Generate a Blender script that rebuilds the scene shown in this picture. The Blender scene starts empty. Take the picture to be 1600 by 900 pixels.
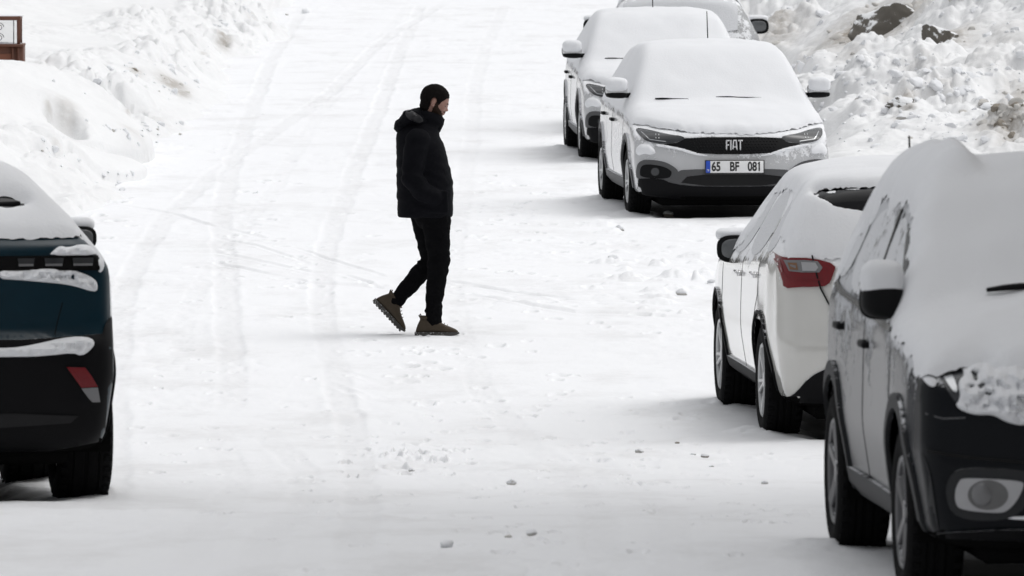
import bpy, bmesh, math, random
import numpy as np
from mathutils import Vector, Matrix
from mathutils.bvhtree import BVHTree

random.seed(7)
RNG = np.random.RandomState(7)
SC = bpy.context.scene
COL = SC.collection

# ------------------------------------------------------------------ camera
F_PX = 14000.0
CAM_H = 3.94
PITCH = math.atan(798.0 / F_PX)
cam_d = bpy.data.cameras.new('camera')
cam_d.sensor_width = 36.0
cam_d.lens = F_PX * 36.0 / 1600.0
cam_d.clip_start = 0.5
cam_d.clip_end = 6000
cam_d.dof.use_dof = True
cam_d.dof.focus_distance = 66.0
cam_d.dof.aperture_fstop = 14.0
cam = bpy.data.objects.new('camera', cam_d)
COL.objects.link(cam)
cam.location = (0, 0, CAM_H)
cam.rotation_euler = (math.pi / 2 - PITCH, 0, 0)
SC.camera = cam

# ------------------------------------------------------------------ light
SUN_EL, SUN_AZ = math.radians(66), math.radians(70)     # azimuth clockwise from +Y: light comes from the right
w = bpy.data.worlds.new('World')
SC.world = w
w.use_nodes = True
nt = w.node_tree
bg = nt.nodes['Background']
sky = nt.nodes.new('ShaderNodeTexSky')
sky.sky_type = 'NISHITA'
sky.sun_disc = False
sky.sun_elevation = SUN_EL
sky.sun_rotation = SUN_AZ
sky.dust_density = 4.0
sky.air_density = 1.0
hs = nt.nodes.new('ShaderNodeHueSaturation')
hs.inputs['Saturation'].default_value = 0.10
nt.links.new(sky.outputs[0], hs.inputs['Color'])
nt.links.new(hs.outputs[0], bg.inputs['Color'])
bg.inputs['Strength'].default_value = 0.15
sun_d = bpy.data.lights.new('sun', 'SUN')
sun_d.energy = 0.5
sun_d.angle = math.radians(90)
sun_d.color = (1.0, 0.985, 0.96)
sun = bpy.data.objects.new('sun', sun_d)
COL.objects.link(sun)
sdir = Vector((math.sin(SUN_AZ) * math.cos(SUN_EL), math.cos(SUN_AZ) * math.cos(SUN_EL), math.sin(SUN_EL)))
sun.rotation_euler = sdir.to_track_quat('Z', 'Y').to_euler()
SC.view_settings.view_transform = 'Standard'
SC.view_settings.look = 'None'
SC.view_settings.gamma = 1.0
SC.view_settings.use_curve_mapping = False
SC.view_settings.exposure = 0.08
SC.cycles.max_bounces = 8
SC.cycles.diffuse_bounces = 4

# ------------------------------------------------------------------ noise (vectorised)
def _hash(ix, iy, seed):
    h = (ix.astype(np.int64) * 374761393 + iy.astype(np.int64) * 668265263 + seed * 1442695041) & 0x7fffffff
    h = ((h ^ (h >> 13)) * 1274126177) & 0x7fffffff
    h = h ^ (h >> 16)
    return (h & 0xffffff) / float(0xffffff)

def vnoise(x, y, seed=0):
    x = np.asarray(x, float); y = np.asarray(y, float)
    ix = np.floor(x); iy = np.floor(y)
    fx = x - ix; fy = y - iy
    fx = fx * fx * fx * (fx * (fx * 6 - 15) + 10); fy = fy * fy * fy * (fy * (fy * 6 - 15) + 10)
    a = _hash(ix, iy, seed); b = _hash(ix + 1, iy, seed); c = _hash(ix, iy + 1, seed); d = _hash(ix + 1, iy + 1, seed)
    return (a + (b - a) * fx + (c - a) * fy + (a - b - c + d) * fx * fy) * 2 - 1

def fbm(x, y, seed=0, oct=4, gain=0.5):
    s = 0; a = 1.0; f = 1.0; n = 0
    for i in range(oct):
        s = s + a * vnoise(np.asarray(x) * f + 17.3 * i, np.asarray(y) * f - 9.1 * i, seed + i)
        n += a; a *= gain; f *= 2.03
    return s / n

def lumps(x, y, seed=0):
    """cellular domes: rounded chunks, 0..1"""
    x = np.asarray(x, float); y = np.asarray(y, float)
    ix = np.floor(x); iy = np.floor(y)
    best = np.zeros_like(x)
    for dx in (-1, 0, 1):
        for dy in (-1, 0, 1):
            cx = ix + dx; cy = iy + dy
            px = cx + _hash(cx, cy, seed); py = cy + _hash(cx, cy, seed + 5)
            r = 0.35 + 0.55 * _hash(cx, cy, seed + 9)
            d2 = ((x - px) ** 2 + (y - py) ** 2) / r ** 2
            h = np.sqrt(np.clip(1 - d2, 0, 1)) * r
            best = np.maximum(best, h)
    return best

def sstep(a, b, x):
    t = np.clip((np.asarray(x, float) - a) / (b - a), 0, 1)
    return t * t * (3 - 2 * t)

# ------------------------------------------------------------------ ground shape
GY = np.array([-500, 20, 30, 35, 37.4, 41, 45.2, 49, 53, 57, 70, 5000.])
GZ = np.array([.82, .82, .80, .75, .72, .53, .285, .12, .015, 0, 0, 0])
_yy = np.arange(-500, 1000, 0.25)
_zz = np.interp(_yy, GY, GZ)
_k = np.exp(-np.linspace(-2, 2, 17) ** 2); _k /= _k.sum()
_zz = np.convolve(np.pad(_zz, 8, mode='edge'), _k, 'valid')
def zbase(Y):
    return np.interp(Y, _yy, _zz)

def at(px, py):
    """the point of the street under a picture position"""
    d = Vector(((px - 800.0), F_PX * math.cos(PITCH) - (py - 450.0) * math.sin(PITCH) * 1.0, -F_PX * math.sin(PITCH) - (py - 450.0) * math.cos(PITCH)))
    Y = 60.0
    for i in range(40):
        z = float(zbase(Y))
        Y = Y + 0.6 * ((CAM_H - z) / (-d.z) * d.y - Y)
    return d.x / d.y * Y, Y

def G(px, py):
    x, y = at(px, py)
    return (x, y)

# tyre ruts (centre line in street coordinates, measured once from the photograph)
def path(pts):
    a = np.array([G(*p) for p in pts])
    return a
RUTS = []   # (pts, half width, depth)
RUTS.append((path([(700, 2), (600, 60), (520, 140), (440, 200), (345, 262), (292, 305), (228, 378), (196, 440), (184, 520), (178, 640), (172, 800)]), .095, .040))
RUTS.append((path([(470, 20), (420, 100), (390, 180), (352, 290), (345, 340), (350, 410), (356, 500), (362, 600), (375, 640)]), .095, .045))
RUTS.append((path([(660, 5), (625, 80), (592, 170), (560, 250), (538, 310), (508, 385), (500, 440), (506, 520), (530, 600), (560, 700), (565, 880)]), .09, .040))
RUTS.append((path([(790, 5), (760, 70), (740, 140), (735, 230), (716, 330), (700, 440), (722, 540), (760, 630), (850, 700), (930, 790), (950, 890)]), .09, .022))
RUTS.append((path([(640, 5), (560, 100), (490, 190), (450, 260), (400, 330), (345, 400), (290, 480), (280, 560)]), .08, .014))
RUTS.append((path([(380, 640), (430, 690), (470, 730), (478, 770), (450, 820), (400, 890)]), .085, .02))
RUTS.append((path([(330, 640), (350, 700), (370, 750), (340, 800), (300, 890)]), .085, .014))
RUTS.append((path([(850, 640), (900, 700), (980, 760), (1050, 800), (1060, 890)]), .09, .016))
CROSS = []
CROSS.append((path([(170, 410), (330, 405), (480, 440), (700, 455), (900, 490), (1120, 500)]), .06, .014))
CROSS.append((path([(220, 545), (330, 560), (420, 590), (520, 600), (620, 632)]), .05, .016))
CROSS.append((path([(375, 500), (500, 512), (700, 520), (900, 528), (1100, 530)]), .05, .006))
CROSS.append((path([(170, 330), (400, 380), (600, 450), (800, 470), (1120, 470)]), .05, .012))
# footprints and knocks: (px, py, radius m, depth m)
MARKS = []
def cluster(cx, cy, sx, sy, n, r, d, seed):
    rr = random.Random(seed)
    for i in range(n):
        MARKS.append((cx + rr.gauss(0, sx), cy + rr.gauss(0, sy), r * rr.uniform(.6, 1.3), d * (2.2 if cy > 600 else 1.4) * rr.uniform(.5, 1.2)))
cluster(150, 310, 25, 25, 14, .13, .04, 1)
cluster(760, 345, 60, 40, 26, .10, .03, 2)
cluster(420, 300, 40, 60, 14, .10, .022, 3)
cluster(640, 715, 40, 12, 10, .08, .022, 4)
cluster(820, 835, 60, 18, 8, .06, .02, 5)
cluster(800, 700, 140, 60, 22, .08, .014, 6)
cluster(440, 420, 90, 60, 20, .09, .018, 7)
cluster(880, 640, 150, 20, 14, .10, .016, 8)
cluster(1170, 800, 70, 40, 14, .06, .02, 9)
cluster(300, 700, 90, 70, 14, .07, .014, 10)
cluster(700, 545, 30, 14, 8, .09, .03, 11)
cluster(640, 560, 40, 20, 6, .12, .02, 14)
cluster(880, 300, 40, 60, 14, .09, .02, 12)
cluster(560, 620, 200, 60, 30, .07, .012, 13)
cluster(700, 780, 200, 60, 60, .055, .016, 15)
cluster(1000, 740, 120, 60, 40, .05, .016, 16)
cluster(640, 715, 30, 14, 14, .07, .035, 17)
cluster(480, 360, 200, 120, 70, .10, .014, 18)
cluster(900, 420, 160, 80, 50, .10, .016, 19)
BUMPS = []
def bcluster(cx, cy, sx, sy, n, r, h, seed):
    rr = random.Random(seed)
    for i in range(n):
        BUMPS.append((cx + rr.gauss(0, sx), cy + rr.gauss(0, sy), r * rr.uniform(.5, 1.4), h * rr.uniform(.4, 1.3)))
bcluster(940, 352, 20, 6, 12, .10, .05, 21)
bcluster(1060, 440, 60, 22, 26, .13, .06, 22)
bcluster(960, 410, 30, 14, 8, .08, .05, 23)
bcluster(1100, 715, 35, 12, 12, .05, .025, 24)
bcluster(970, 708, 15, 5, 4, .05, .02, 25)
bcluster(660, 735, 25, 10, 5, .06, .02, 26)
bcluster(1240, 640, 40, 12, 5, .3, .02, 27)
bcluster(1080, 350, 100, 20, 14, .15, .03, 28)
bcluster(1050, 425, 80, 30, 40, .07, .05, 29)
bcluster(640, 720, 45, 12, 16, .045, .028, 30)
bcluster(800, 840, 90, 20, 16, .035, .022, 31)
bcluster(1110, 718, 40, 14, 20, .035, .03, 32)
bcluster(900, 760, 220, 60, 30, .04, .018, 33)
bcluster(880, 330, 60, 30, 20, .06, .025, 34)

# bare patches beneath the parked cars: (centre x, y, half width, half length, yaw) filled below
CARS_AT = {
    # name: (outer rear wheel point, outer front wheel point, half track, side)   the side is the one nearer the roadway
    'A': dict(r=(.825, 83.2), f=(1.03, 80.6), hw=.885, wb=2.64),
    'B': dict(r=(.56, 94.85), f=(.69, 92.2), hw=.885, wb=2.64),
    'C': dict(r=(.98, 99.6), f=(.98, 102.3), hw=.88, wb=2.68),
    'D': dict(r=(1.475, 53.35), f=(1.283, 56.0), hw=.905, wb=2.65),
    'E': dict(r=(1.33, 37.42), f=(1.50, 34.77), hw=.905, wb=2.67),
    'F': dict(r=(-2.04, 45.2), f=(-2.45, 47.84), hw=.915, wb=2.67),
}
def place(c):
    """origin (between axles, on the ground) and heading from the two outer wheel points; the car's body lies away from the roadway"""
    r = Vector(c['r']); f = Vector(c['f'])
    d = (f - r).normalized()
    away = 1 if r.x > 0 else -1
    n = Vector((d.y, -d.x))
    if n.x * away < 0: n = -n
    o = (r + f) / 2 + n * c['hw']
    return o, math.atan2(d.y, d.x)
for c in CARS_AT.values():
    c['o'], c['yaw'] = place(c)

def ground_z(X, Y, fine=True):
    X = np.asarray(X, float); Y = np.asarray(Y, float)
    Z = zbase(Y) + .022 * fbm(X / 3.1, Y / 5.0, 3, 3) + .009 * fbm(X / .55, Y / 1.1, 11, 3) + .0065 * fbm(X / .14, Y / .32, 12, 3) * (.4 + .9 * sstep(-.2, .4, vnoise(X / 1.4, Y / 3.0, 13)))
    flat = np.zeros_like(Z)
    return Z

def carve(X, Y, Z):
    pack = np.zeros_like(Z)
    tread_n = fbm(X / .06, Y / .18, 41, 2)
    for pts, hw, dep in RUTS:
        o = np.argsort(pts[:, 1]); p = pts[o]
        sel = (Y > p[0, 1] - .5) & (Y < p[-1, 1] + .5)
        ys = np.linspace(p[0, 1], p[-1, 1], 200)
        xs = np.interp(ys, p[:, 1], p[:, 0])
        kk = np.ones(13) / 13; xs = np.convolve(np.pad(xs, 6, mode='edge'), kk, 'valid')
        xc = np.interp(Y[sel], ys, xs) + .02 * vnoise(Y[sel] / .8, 0 * Y[sel], 5)
        # curved ruts: widen by the slope of the path
        sl = np.interp(Y[sel], ys, np.abs(np.gradient(xs, ys)))
        d = np.abs(X[sel] - xc) / np.sqrt(1 + sl ** 2)
        fade = sstep(p[0, 1] - .4, p[0, 1] + 1.5, Y[sel]) * (1 - sstep(p[-1, 1] - 4, p[-1, 1], Y[sel]))
        amp = .20 * dep * fade * np.clip(.75 + .5 * vnoise(Y[sel] / 2.3, 3 + 0 * Y[sel], int(hw * 1000)), .15, 1.2)
        ins = np.exp(-(d / hw) ** 7)
        rim = np.exp(-((d - hw * 1.28) / (.035)) ** 2) * (.35 + .3 * vnoise(X[sel] / .15, Y[sel] / .3, 8))
        chev = np.sin((Y[sel] + .6 * np.abs(X[sel] - xc)) * 2 * math.pi / .16) * .0025
        Z[sel] += amp * (-ins + rim) + ins * fade * (chev * min(1, dep / .03) + .004 * tread_n[sel])
        pack[sel] = np.maximum(pack[sel], ins * fade * min(1, dep / .035))
    for pts, hw, dep in CROSS:
        o = np.argsort(pts[:, 0]); p = pts[o]
        sel = (X > p[0, 0] - .2) & (X < p[-1, 0] + .2) & (np.abs(Y - p[:, 1].mean()) < 20)
        yc = np.interp(X[sel], p[:, 0], p[:, 1]) + .25 * vnoise(X[sel] / .8, 0 * X[sel], 6)
        for off in (0, 1.5):
            d = np.abs(Y[sel] - yc - off)
            fade = sstep(p[0, 0] - .2, p[0, 0] + .6, X[sel]) * (1 - sstep(p[-1, 0] - .6, p[-1, 0], X[sel]))
            amp = dep * fade * np.clip(.4 + 1.0 * vnoise(X[sel] / .7, Y[sel] / 2, 60 + int(off)), 0, 1)
            ins = np.exp(-(d / .16) ** 4)
            Z[sel] += amp * (-ins + .5 * np.exp(-((d - .26) / .1) ** 2))
            pack[sel] = np.maximum(pack[sel], ins * fade * .5 * amp / dep)
    return Z, pack

# ------------------------------------------------------------------ materials
def new_mat(name):
    m = bpy.data.materials.new(name)
    m.use_nodes = True
    return m, m.node_tree, m.node_tree.nodes['Principled BSDF']
def N(t, typ, **kw):
    n = t.nodes.new(typ)
    for k, v in kw.items():
        if k.startswith('_'): setattr(n, k[1:], v)
        else: n.inputs[k].default_value = v
    return n
def noise_node(t, scale, detail=4, rough=.55, coord='Object', stretch=None):
    tc = N(t, 'ShaderNodeTexCoord')
    nn = N(t, 'ShaderNodeTexNoise', Scale=scale, Detail=detail, Roughness=rough)
    src = tc.outputs[coord]
    if stretch:
        mp = N(t, 'ShaderNodeMapping'); mp.inputs['Scale'].default_value = stretch
        t.links.new(src, mp.inputs[0]); src = mp.outputs[0]
    t.links.new(src, nn.inputs['Vector'])
    return nn
def math_node(t, op, a, b=None, c=None, clamp=False):
    n = t.nodes.new('ShaderNodeMath'); n.operation = op; n.use_clamp = clamp
    for i, v in enumerate((a, b, c)):
        if v is None: continue
        if isinstance(v, (int, float)): n.inputs[i].default_value = v
        else: t.links.new(v, n.inputs[i])
    return n.outputs[0]
def ramp(t, fac, stops):
    r = t.nodes.new('ShaderNodeValToRGB')
    e = r.color_ramp.elements
    e[0].position, e[0].color = stops[0][0], stops[0][1]
    e[1].position, e[1].color = stops[-1][0], stops[-1][1]
    for p, c in stops[1:-1]:
        k = e.new(p); k.color = c
    t.links.new(fac, r.inputs[0])
    return r.outputs[0]
def mixc(t, fac, a, b):
    n = t.nodes.new('ShaderNodeMix'); n.data_type = 'RGBA'
    for s, v in ((n.inputs[0], fac), (n.inputs[6], a), (n.inputs[7], b)):
        if isinstance(v, (tuple, float, int)): s.default_value = v
        else: t.links.new(v, s)
    return n.outputs[2]
def bump(t, height, strength, dist, bsdf):
    b = N(t, 'ShaderNodeBump', Strength=strength, Distance=dist)
    t.links.new(height, b.inputs['Height']); t.links.new(b.outputs[0], bsdf.inputs['Normal'])
    return b

SNOW = (.86, .868, .885, 1)
def snow_mat(name, base=SNOW, dirt_attr=False, grain=60, b=.35):
    m, t, p = new_mat(name)
    n1 = noise_node(t, 1.6, 5)
    n2 = noise_node(t, grain, 4, .6)
    c = mixc(t, n1.outputs[0], tuple(x * .965 for x in base[:3]) + (1,), base)
    if dirt_attr:
        nw = noise_node(t, 1.1, 7, .68, stretch=(1, .45, 1))
        fw = N(t, 'ShaderNodeMapRange'); fw.inputs[1].default_value = .50; fw.inputs[2].default_value = .74
        t.links.new(nw.outputs[0], fw.inputs[0])
        c = mixc(t, math_node(t, 'MULTIPLY', fw.outputs[0], .8), c, (.70, .70, .705, 1))
        a = t.nodes.new('ShaderNodeAttribute'); a.attribute_name = 'dirt'
        n3 = noise_node(t, 9, 6, .7)
        sepr = t.nodes.new('ShaderNodeSeparateColor'); t.links.new(a.outputs['Color'], sepr.inputs[0])
        packf = math_node(t, 'MULTIPLY', sepr.outputs[0], .16)
        c = mixc(t, packf, c, (.62, .62, .625, 1))
        df = math_node(t, 'MULTIPLY', sepr.outputs[1], math_node(t, 'MULTIPLY_ADD', n3.outputs[0], 3.0, -.65, True), None, True)
        c = mixc(t, df, c, mixc(t, n3.outputs[0], (.16, .135, .105, 1), (.42, .38, .33, 1)))
        n4 = noise_node(t, 3.0, 6, .7, stretch=(1, .25, 1))
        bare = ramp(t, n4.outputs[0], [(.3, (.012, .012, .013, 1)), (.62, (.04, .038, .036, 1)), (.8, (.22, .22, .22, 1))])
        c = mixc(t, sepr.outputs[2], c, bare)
    t.links.new(c, p.inputs['Base Color'])
    p.inputs['Roughness'].default_value = .75
    p.inputs['Specular IOR Level'].default_value = .25
    bump(t, n2.outputs[0], b, .012, p)
    return m

M = {}
M['ground'] = snow_mat('street snow', dirt_attr=True, grain=30)
M['bank'] = snow_mat('bank snow', base=(.79, .795, .80, 1), dirt_attr=True, grain=16, b=.7)
M['snow'] = snow_mat('car snow', base=(.77, .78, .80, 1), grain=55, b=.25)
M['clod'] = snow_mat('clod snow', base=(.80, .81, .83, 1), grain=20, b=.6)
M['dirty_clod'] = snow_mat('dirty clod', base=(.55, .535, .51, 1), grain=20, b=.8)
M['earth_clod'] = snow_mat('earth clod', base=(.25, .225, .19, 1), grain=20, b=.9)

def simple(name, col, rough=.5, metal=0, coat=0, spec=.5, bumps=None, vary=.12):
    m, t, p = new_mat(name)
    n = noise_node(t, 14, 5)
    c = mixc(t, n.outputs[0], tuple(x * (1 - vary) for x in col) + (1,), tuple(min(1, x * (1 + vary)) for x in col) + (1,))
    t.links.new(c, p.inputs['Base Color'])
    p.inputs['Roughness'].default_value = rough
    p.inputs['Metallic'].default_value = metal
    p.inputs['Coat Weight'].default_value = coat
    p.inputs['Coat Roughness'].default_value = .05
    p.inputs['Specular IOR Level'].default_value = spec
    if bumps:
        n2 = noise_node(t, bumps[0], 4, .6)
        bump(t, n2.outputs[0], bumps[1], bumps[2], p)
    return m

def dusted(name, col, rough=.35, metal=0, coat=.8, dust=.5, up=.9, scale=9, streak=0.0, snow=(.82, .83, .85), lo=None, fine=60, spec=.5):
    """a surface with wind blown snow stuck to it: more where it faces up, broken up by noise;
    dust = cover on vertical faces; lo = (z0, z1) fades the cover from z0 (none) to z1 (full) in the car's own height"""
    m, t, p = new_mat(name)
    geo = t.nodes.new('ShaderNodeNewGeometry')
    sx = t.nodes.new('ShaderNodeSeparateXYZ'); t.links.new(geo.outputs['Normal'], sx.inputs[0])
    n1 = noise_node(t, scale, 6, .68)
    n2 = noise_node(t, fine, 3, .6)
    n3 = noise_node(t, 1.7, 3, .5)
    s = math_node(t, 'MULTIPLY_ADD', sx.outputs[2], up, dust - .5)
    s = math_node(t, 'ADD', s, math_node(t, 'MULTIPLY_ADD', n3.outputs[0], .9, -.45))
    if lo:
        tc = t.nodes.new('ShaderNodeTexCoord'); s2 = t.nodes.new('ShaderNodeSeparateXYZ'); t.links.new(tc.outputs['Object'], s2.inputs[0])
        mr = N(t, 'ShaderNodeMapRange'); mr.inputs[1].default_value = lo[0]; mr.inputs[2].default_value = lo[1]
        mr.inputs[3].default_value = -.6; mr.inputs[4].default_value = 0
        t.links.new(s2.outputs[2], mr.inputs[0])
        s = math_node(t, 'ADD', s, mr.outputs[0])
    s = math_node(t, 'ADD', s, n1.outputs[0])
    s = math_node(t, 'ADD', s, math_node(t, 'MULTIPLY_ADD', n2.outputs[0], .5, -.25))
    f = N(t, 'ShaderNodeMapRange'); f.interpolation_type = 'SMOOTHSTEP'
    f.inputs[1].default_value = .46; f.inputs[2].default_value = .60
    t.links.new(s, f.inputs[0])
    fac = f.outputs[0]
    nd = noise_node(t, 5, 4)
    paint = mixc(t, nd.outputs[0], tuple(x * .9 for x in col) + (1,), tuple(min(1, x * 1.06) for x in col) + (1,))
    c = mixc(t, fac, paint, tuple(snow) + (1,))
    t.links.new(c, p.inputs['Base Color'])
    t.links.new(math_node(t, 'MULTIPLY_ADD', fac, .8 - rough, rough), p.inputs['Roughness'])
    t.links.new(math_node(t, 'MULTIPLY_ADD', fac, -coat, coat), p.inputs['Coat Weight'])
    if metal: t.links.new(math_node(t, 'MULTIPLY_ADD', fac, -metal, metal), p.inputs['Metallic'])
    p.inputs['Coat Roughness'].default_value = .06
    p.inputs['Specular IOR Level'].default_value = spec
    bump(t, math_node(t, 'MULTIPLY', fac, math_node(t, 'ADD', n2.outputs[0], .6)), .6, .012, p)
    return m

M['rubber'] = simple('tyre rubber', (.007, .007, .0074), .85, spec=.06, bumps=(45, .5, .006))
M['plastic'] = simple('black plastic', (.006, .0063, .0068), .6, spec=.1, bumps=(200, .1, .002))
M['cladding'] = dusted('grey cladding', (.085, .086, .089), .55, coat=0, dust=-.02, up=.9, spec=.2)
M['cladding_black'] = dusted('black cladding', (.006, .006, .0068), .6, coat=0, dust=-.26, up=.9, spec=.08)
M['well'] = simple('wheel well', (.006, .006, .006), .9, spec=.0)
M['gloss_black'] = simple('gloss black', (.003, .003, .0035), .2, spec=.18)
M['glass'] = simple('dark glass', (.004, .004, .005), .08, spec=.25)
M['frost_glass'] = dusted('frosted glass', (.02, .022, .024), .1, coat=.3, dust=.62, up=.8, scale=14, snow=(.62, .63, .65))
M['mirror_snow'] = dusted('snow on mirror glass', (.10, .105, .11), .15, coat=.3, dust=.26, up=0, scale=22, snow=(.42, .43, .44))
M['alloy'] = dusted('alloy', (.38, .385, .39), .3, metal=.8, coat=0, dust=.05, up=.5)
M['dark_alloy'] = dusted('dark alloy', (.10, .10, .105), .35, metal=.6, coat=0, dust=.05, up=.5)
M['chrome'] = simple('chrome', (.75, .75, .76), .12, metal=1)
M['badge_silver'] = simple('badge silver', (.62, .62, .63), .35, metal=.2)
M['dull_black'] = simple('dull black', (.016, .016, .017), .7, spec=.15)
M['silver'] = simple('silver plastic', (.36, .36, .37), .35, metal=.5)
M['lamp_glass'] = simple('lamp glass', (.03, .032, .035), .08, coat=.25, spec=.3)
M['reflector'] = simple('reflector', (.6, .61, .62), .15, metal=.9)
M['red_lamp'] = simple('red lamp', (.13, .002, .005), .18, coat=.25, spec=.3, bumps=(60, .1, .004))
M['amber_lamp'] = simple('amber lamp', (.16, .075, .035), .2, coat=.4)
M['clear_lamp'] = simple('clear lamp', (.15, .15, .155), .15, coat=.4)
M['plate_white'] = simple('plate white', (.75, .75, .75), .4, vary=.04)
M['plate_blue'] = simple('plate blue', (.01, .06, .42), .4, vary=.04)
M['plate_black'] = simple('plate black', (.01, .01, .01), .5)

# ------------------------------------------------------------------ mesh helpers
def mesh_obj(name, verts, faces, mat, parent=None, smooth=True, mats=None, fmat=None):
    me = bpy.data.meshes.new(name)
    if isinstance(verts, np.ndarray) and isinstance(faces, np.ndarray):
        nv, nf, k = len(verts), len(faces), faces.shape[1]
        me.vertices.add(nv); me.vertices.foreach_set('co', verts.astype(np.float32).ravel())
        me.loops.add(nf * k); me.loops.foreach_set('vertex_index', faces.astype(np.int32).ravel())
        me.polygons.add(nf); me.polygons.foreach_set('loop_start', np.arange(0, nf * k, k, dtype=np.int32))
        me.polygons.foreach_set('loop_total', np.full(nf, k, dtype=np.int32))
        me.update(calc_edges=True); me.validate()
    else:
        me.from_pydata([tuple(v) for v in verts], [], [tuple(f) for f in faces]); me.update()
    for mm in (mats or [mat]): me.materials.append(mm)
    if fmat is not None: me.polygons.foreach_set('material_index', np.asarray(fmat, dtype=np.int32))
    if smooth: me.polygons.foreach_set('use_smooth', np.ones(len(me.polygons), dtype=bool))
    o = bpy.data.objects.new(name, me)
    COL.objects.link(o)
    if parent: o.parent = parent
    return o
def bm_obj(name, bm, mat, parent=None, smooth=True, angle=None):
    me = bpy.data.meshes.new(name)
    bmesh.ops.recalc_face_normals(bm, faces=bm.faces)
    bm.to_mesh(me); bm.free()
    me.materials.append(mat)
    if smooth:
        me.polygons.foreach_set('use_smooth', np.ones(len(me.polygons), dtype=bool))
        if angle: me.set_sharp_from_angle(angle=math.radians(angle))
    o = bpy.data.objects.new(name, me); COL.objects.link(o)
    if parent: o.parent = parent
    return o
def tag(o, label=None, cat=None, group=None, kind=None):
    if label: o['label'] = label
    if cat: o['category'] = cat
    if group: o['group'] = group
    if kind: o['kind'] = kind
    return o
def empty(name, loc=(0, 0, 0), rz=0):
    o = bpy.data.objects.new(name, None); COL.objects.link(o)
    o.empty_display_size = .2
    o.location = loc; o.rotation_euler = (0, 0, rz)
    return o
def evaluated(o):
    dg = bpy.context.evaluated_depsgraph_get(); dg.update()
    me = bpy.data.meshes.new_from_object(o.evaluated_get(dg))
    return me
def grid_faces(nr, nc, wrap=False):
    i = np.arange(nr - 1)[:, None]; j = np.arange(nc - (0 if wrap else 1))[None, :]
    a = i * nc + j; b = i * nc + (j + 1) % nc; c = (i + 1) * nc + (j + 1) % nc; d = (i + 1) * nc + j
    return np.stack([a, b, c, d], -1).reshape(-1, 4)
def rbox(bm, c, s, bev=.01, seg=2, rot=None):
    r = bmesh.ops.create_cube(bm, size=1)
    vs = r['verts']
    for v in vs: v.co = Vector((v.co.x * s[0], v.co.y * s[1], v.co.z * s[2]))
    if bev > 0:
        es = list({e for v in vs for e in v.link_edges})
        rb = bmesh.ops.bevel(bm, geom=es, offset=min(bev, min(s) * .45), segments=seg, affect='EDGES', profile=.5)
        vs = list({v for f in rb['faces'] for v in f.verts} | {v for v in vs if v.is_valid})
        # collect the whole island
        seen = set(vs); st = list(vs)
        while st:
            v = st.pop()
            for e in v.link_edges:
                o = e.other_vert(v)
                if o not in seen: seen.add(o); st.append(o)
        vs = list(seen)
    for v in vs:
        if rot: v.co = rot @ v.co
        v.co = v.co + Vector(c)
    return vs
def tube(bm, pts, rad, n=10, cap=True):
    pts = [Vector(p) for p in pts]
    rads = rad if isinstance(rad, (list, tuple)) else [rad] * len(pts)
    rings = []; a = None
    for i, p in enumerate(pts):
        d = (pts[min(i + 1, len(pts) - 1)] - pts[max(i - 1, 0)]).normalized()
        if a is None:
            up = Vector((0, 0, 1)) if abs(d.z) < .9 else Vector((1, 0, 0))
            a = d.cross(up).normalized()
        else:                                   # carry the frame along so the tube never twists
            a = (a - d * a.dot(d)).normalized()
        b = d.cross(a)
        rings.append([bm.verts.new(p + (a * math.cos(t) + b * math.sin(t)) * rads[i]) for t in [2 * math.pi * k / n for k in range(n)]])
    for r0, r1 in zip(rings, rings[1:]):
        for k in range(n): bm.faces.new((r0[k], r0[(k + 1) % n], r1[(k + 1) % n], r1[k]))
    if cap:
        bm.faces.new(rings[0][::-1]); bm.faces.new(rings[-1])
def chaikin(pts, it=2, closed=True):
    for _ in range(it):
        out = []
        n = len(pts)
        for i in range(n if closed else n - 1):
            a = pts[i]; b = pts[(i + 1) % n]
            out.append((a[0] * .75 + b[0] * .25, a[1] * .75 + b[1] * .25))
            out.append((a[0] * .25 + b[0] * .75, a[1] * .25 + b[1] * .75))
        if not closed: out = [pts[0]] + out + [pts[-1]]
        pts = out
    return pts

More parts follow.
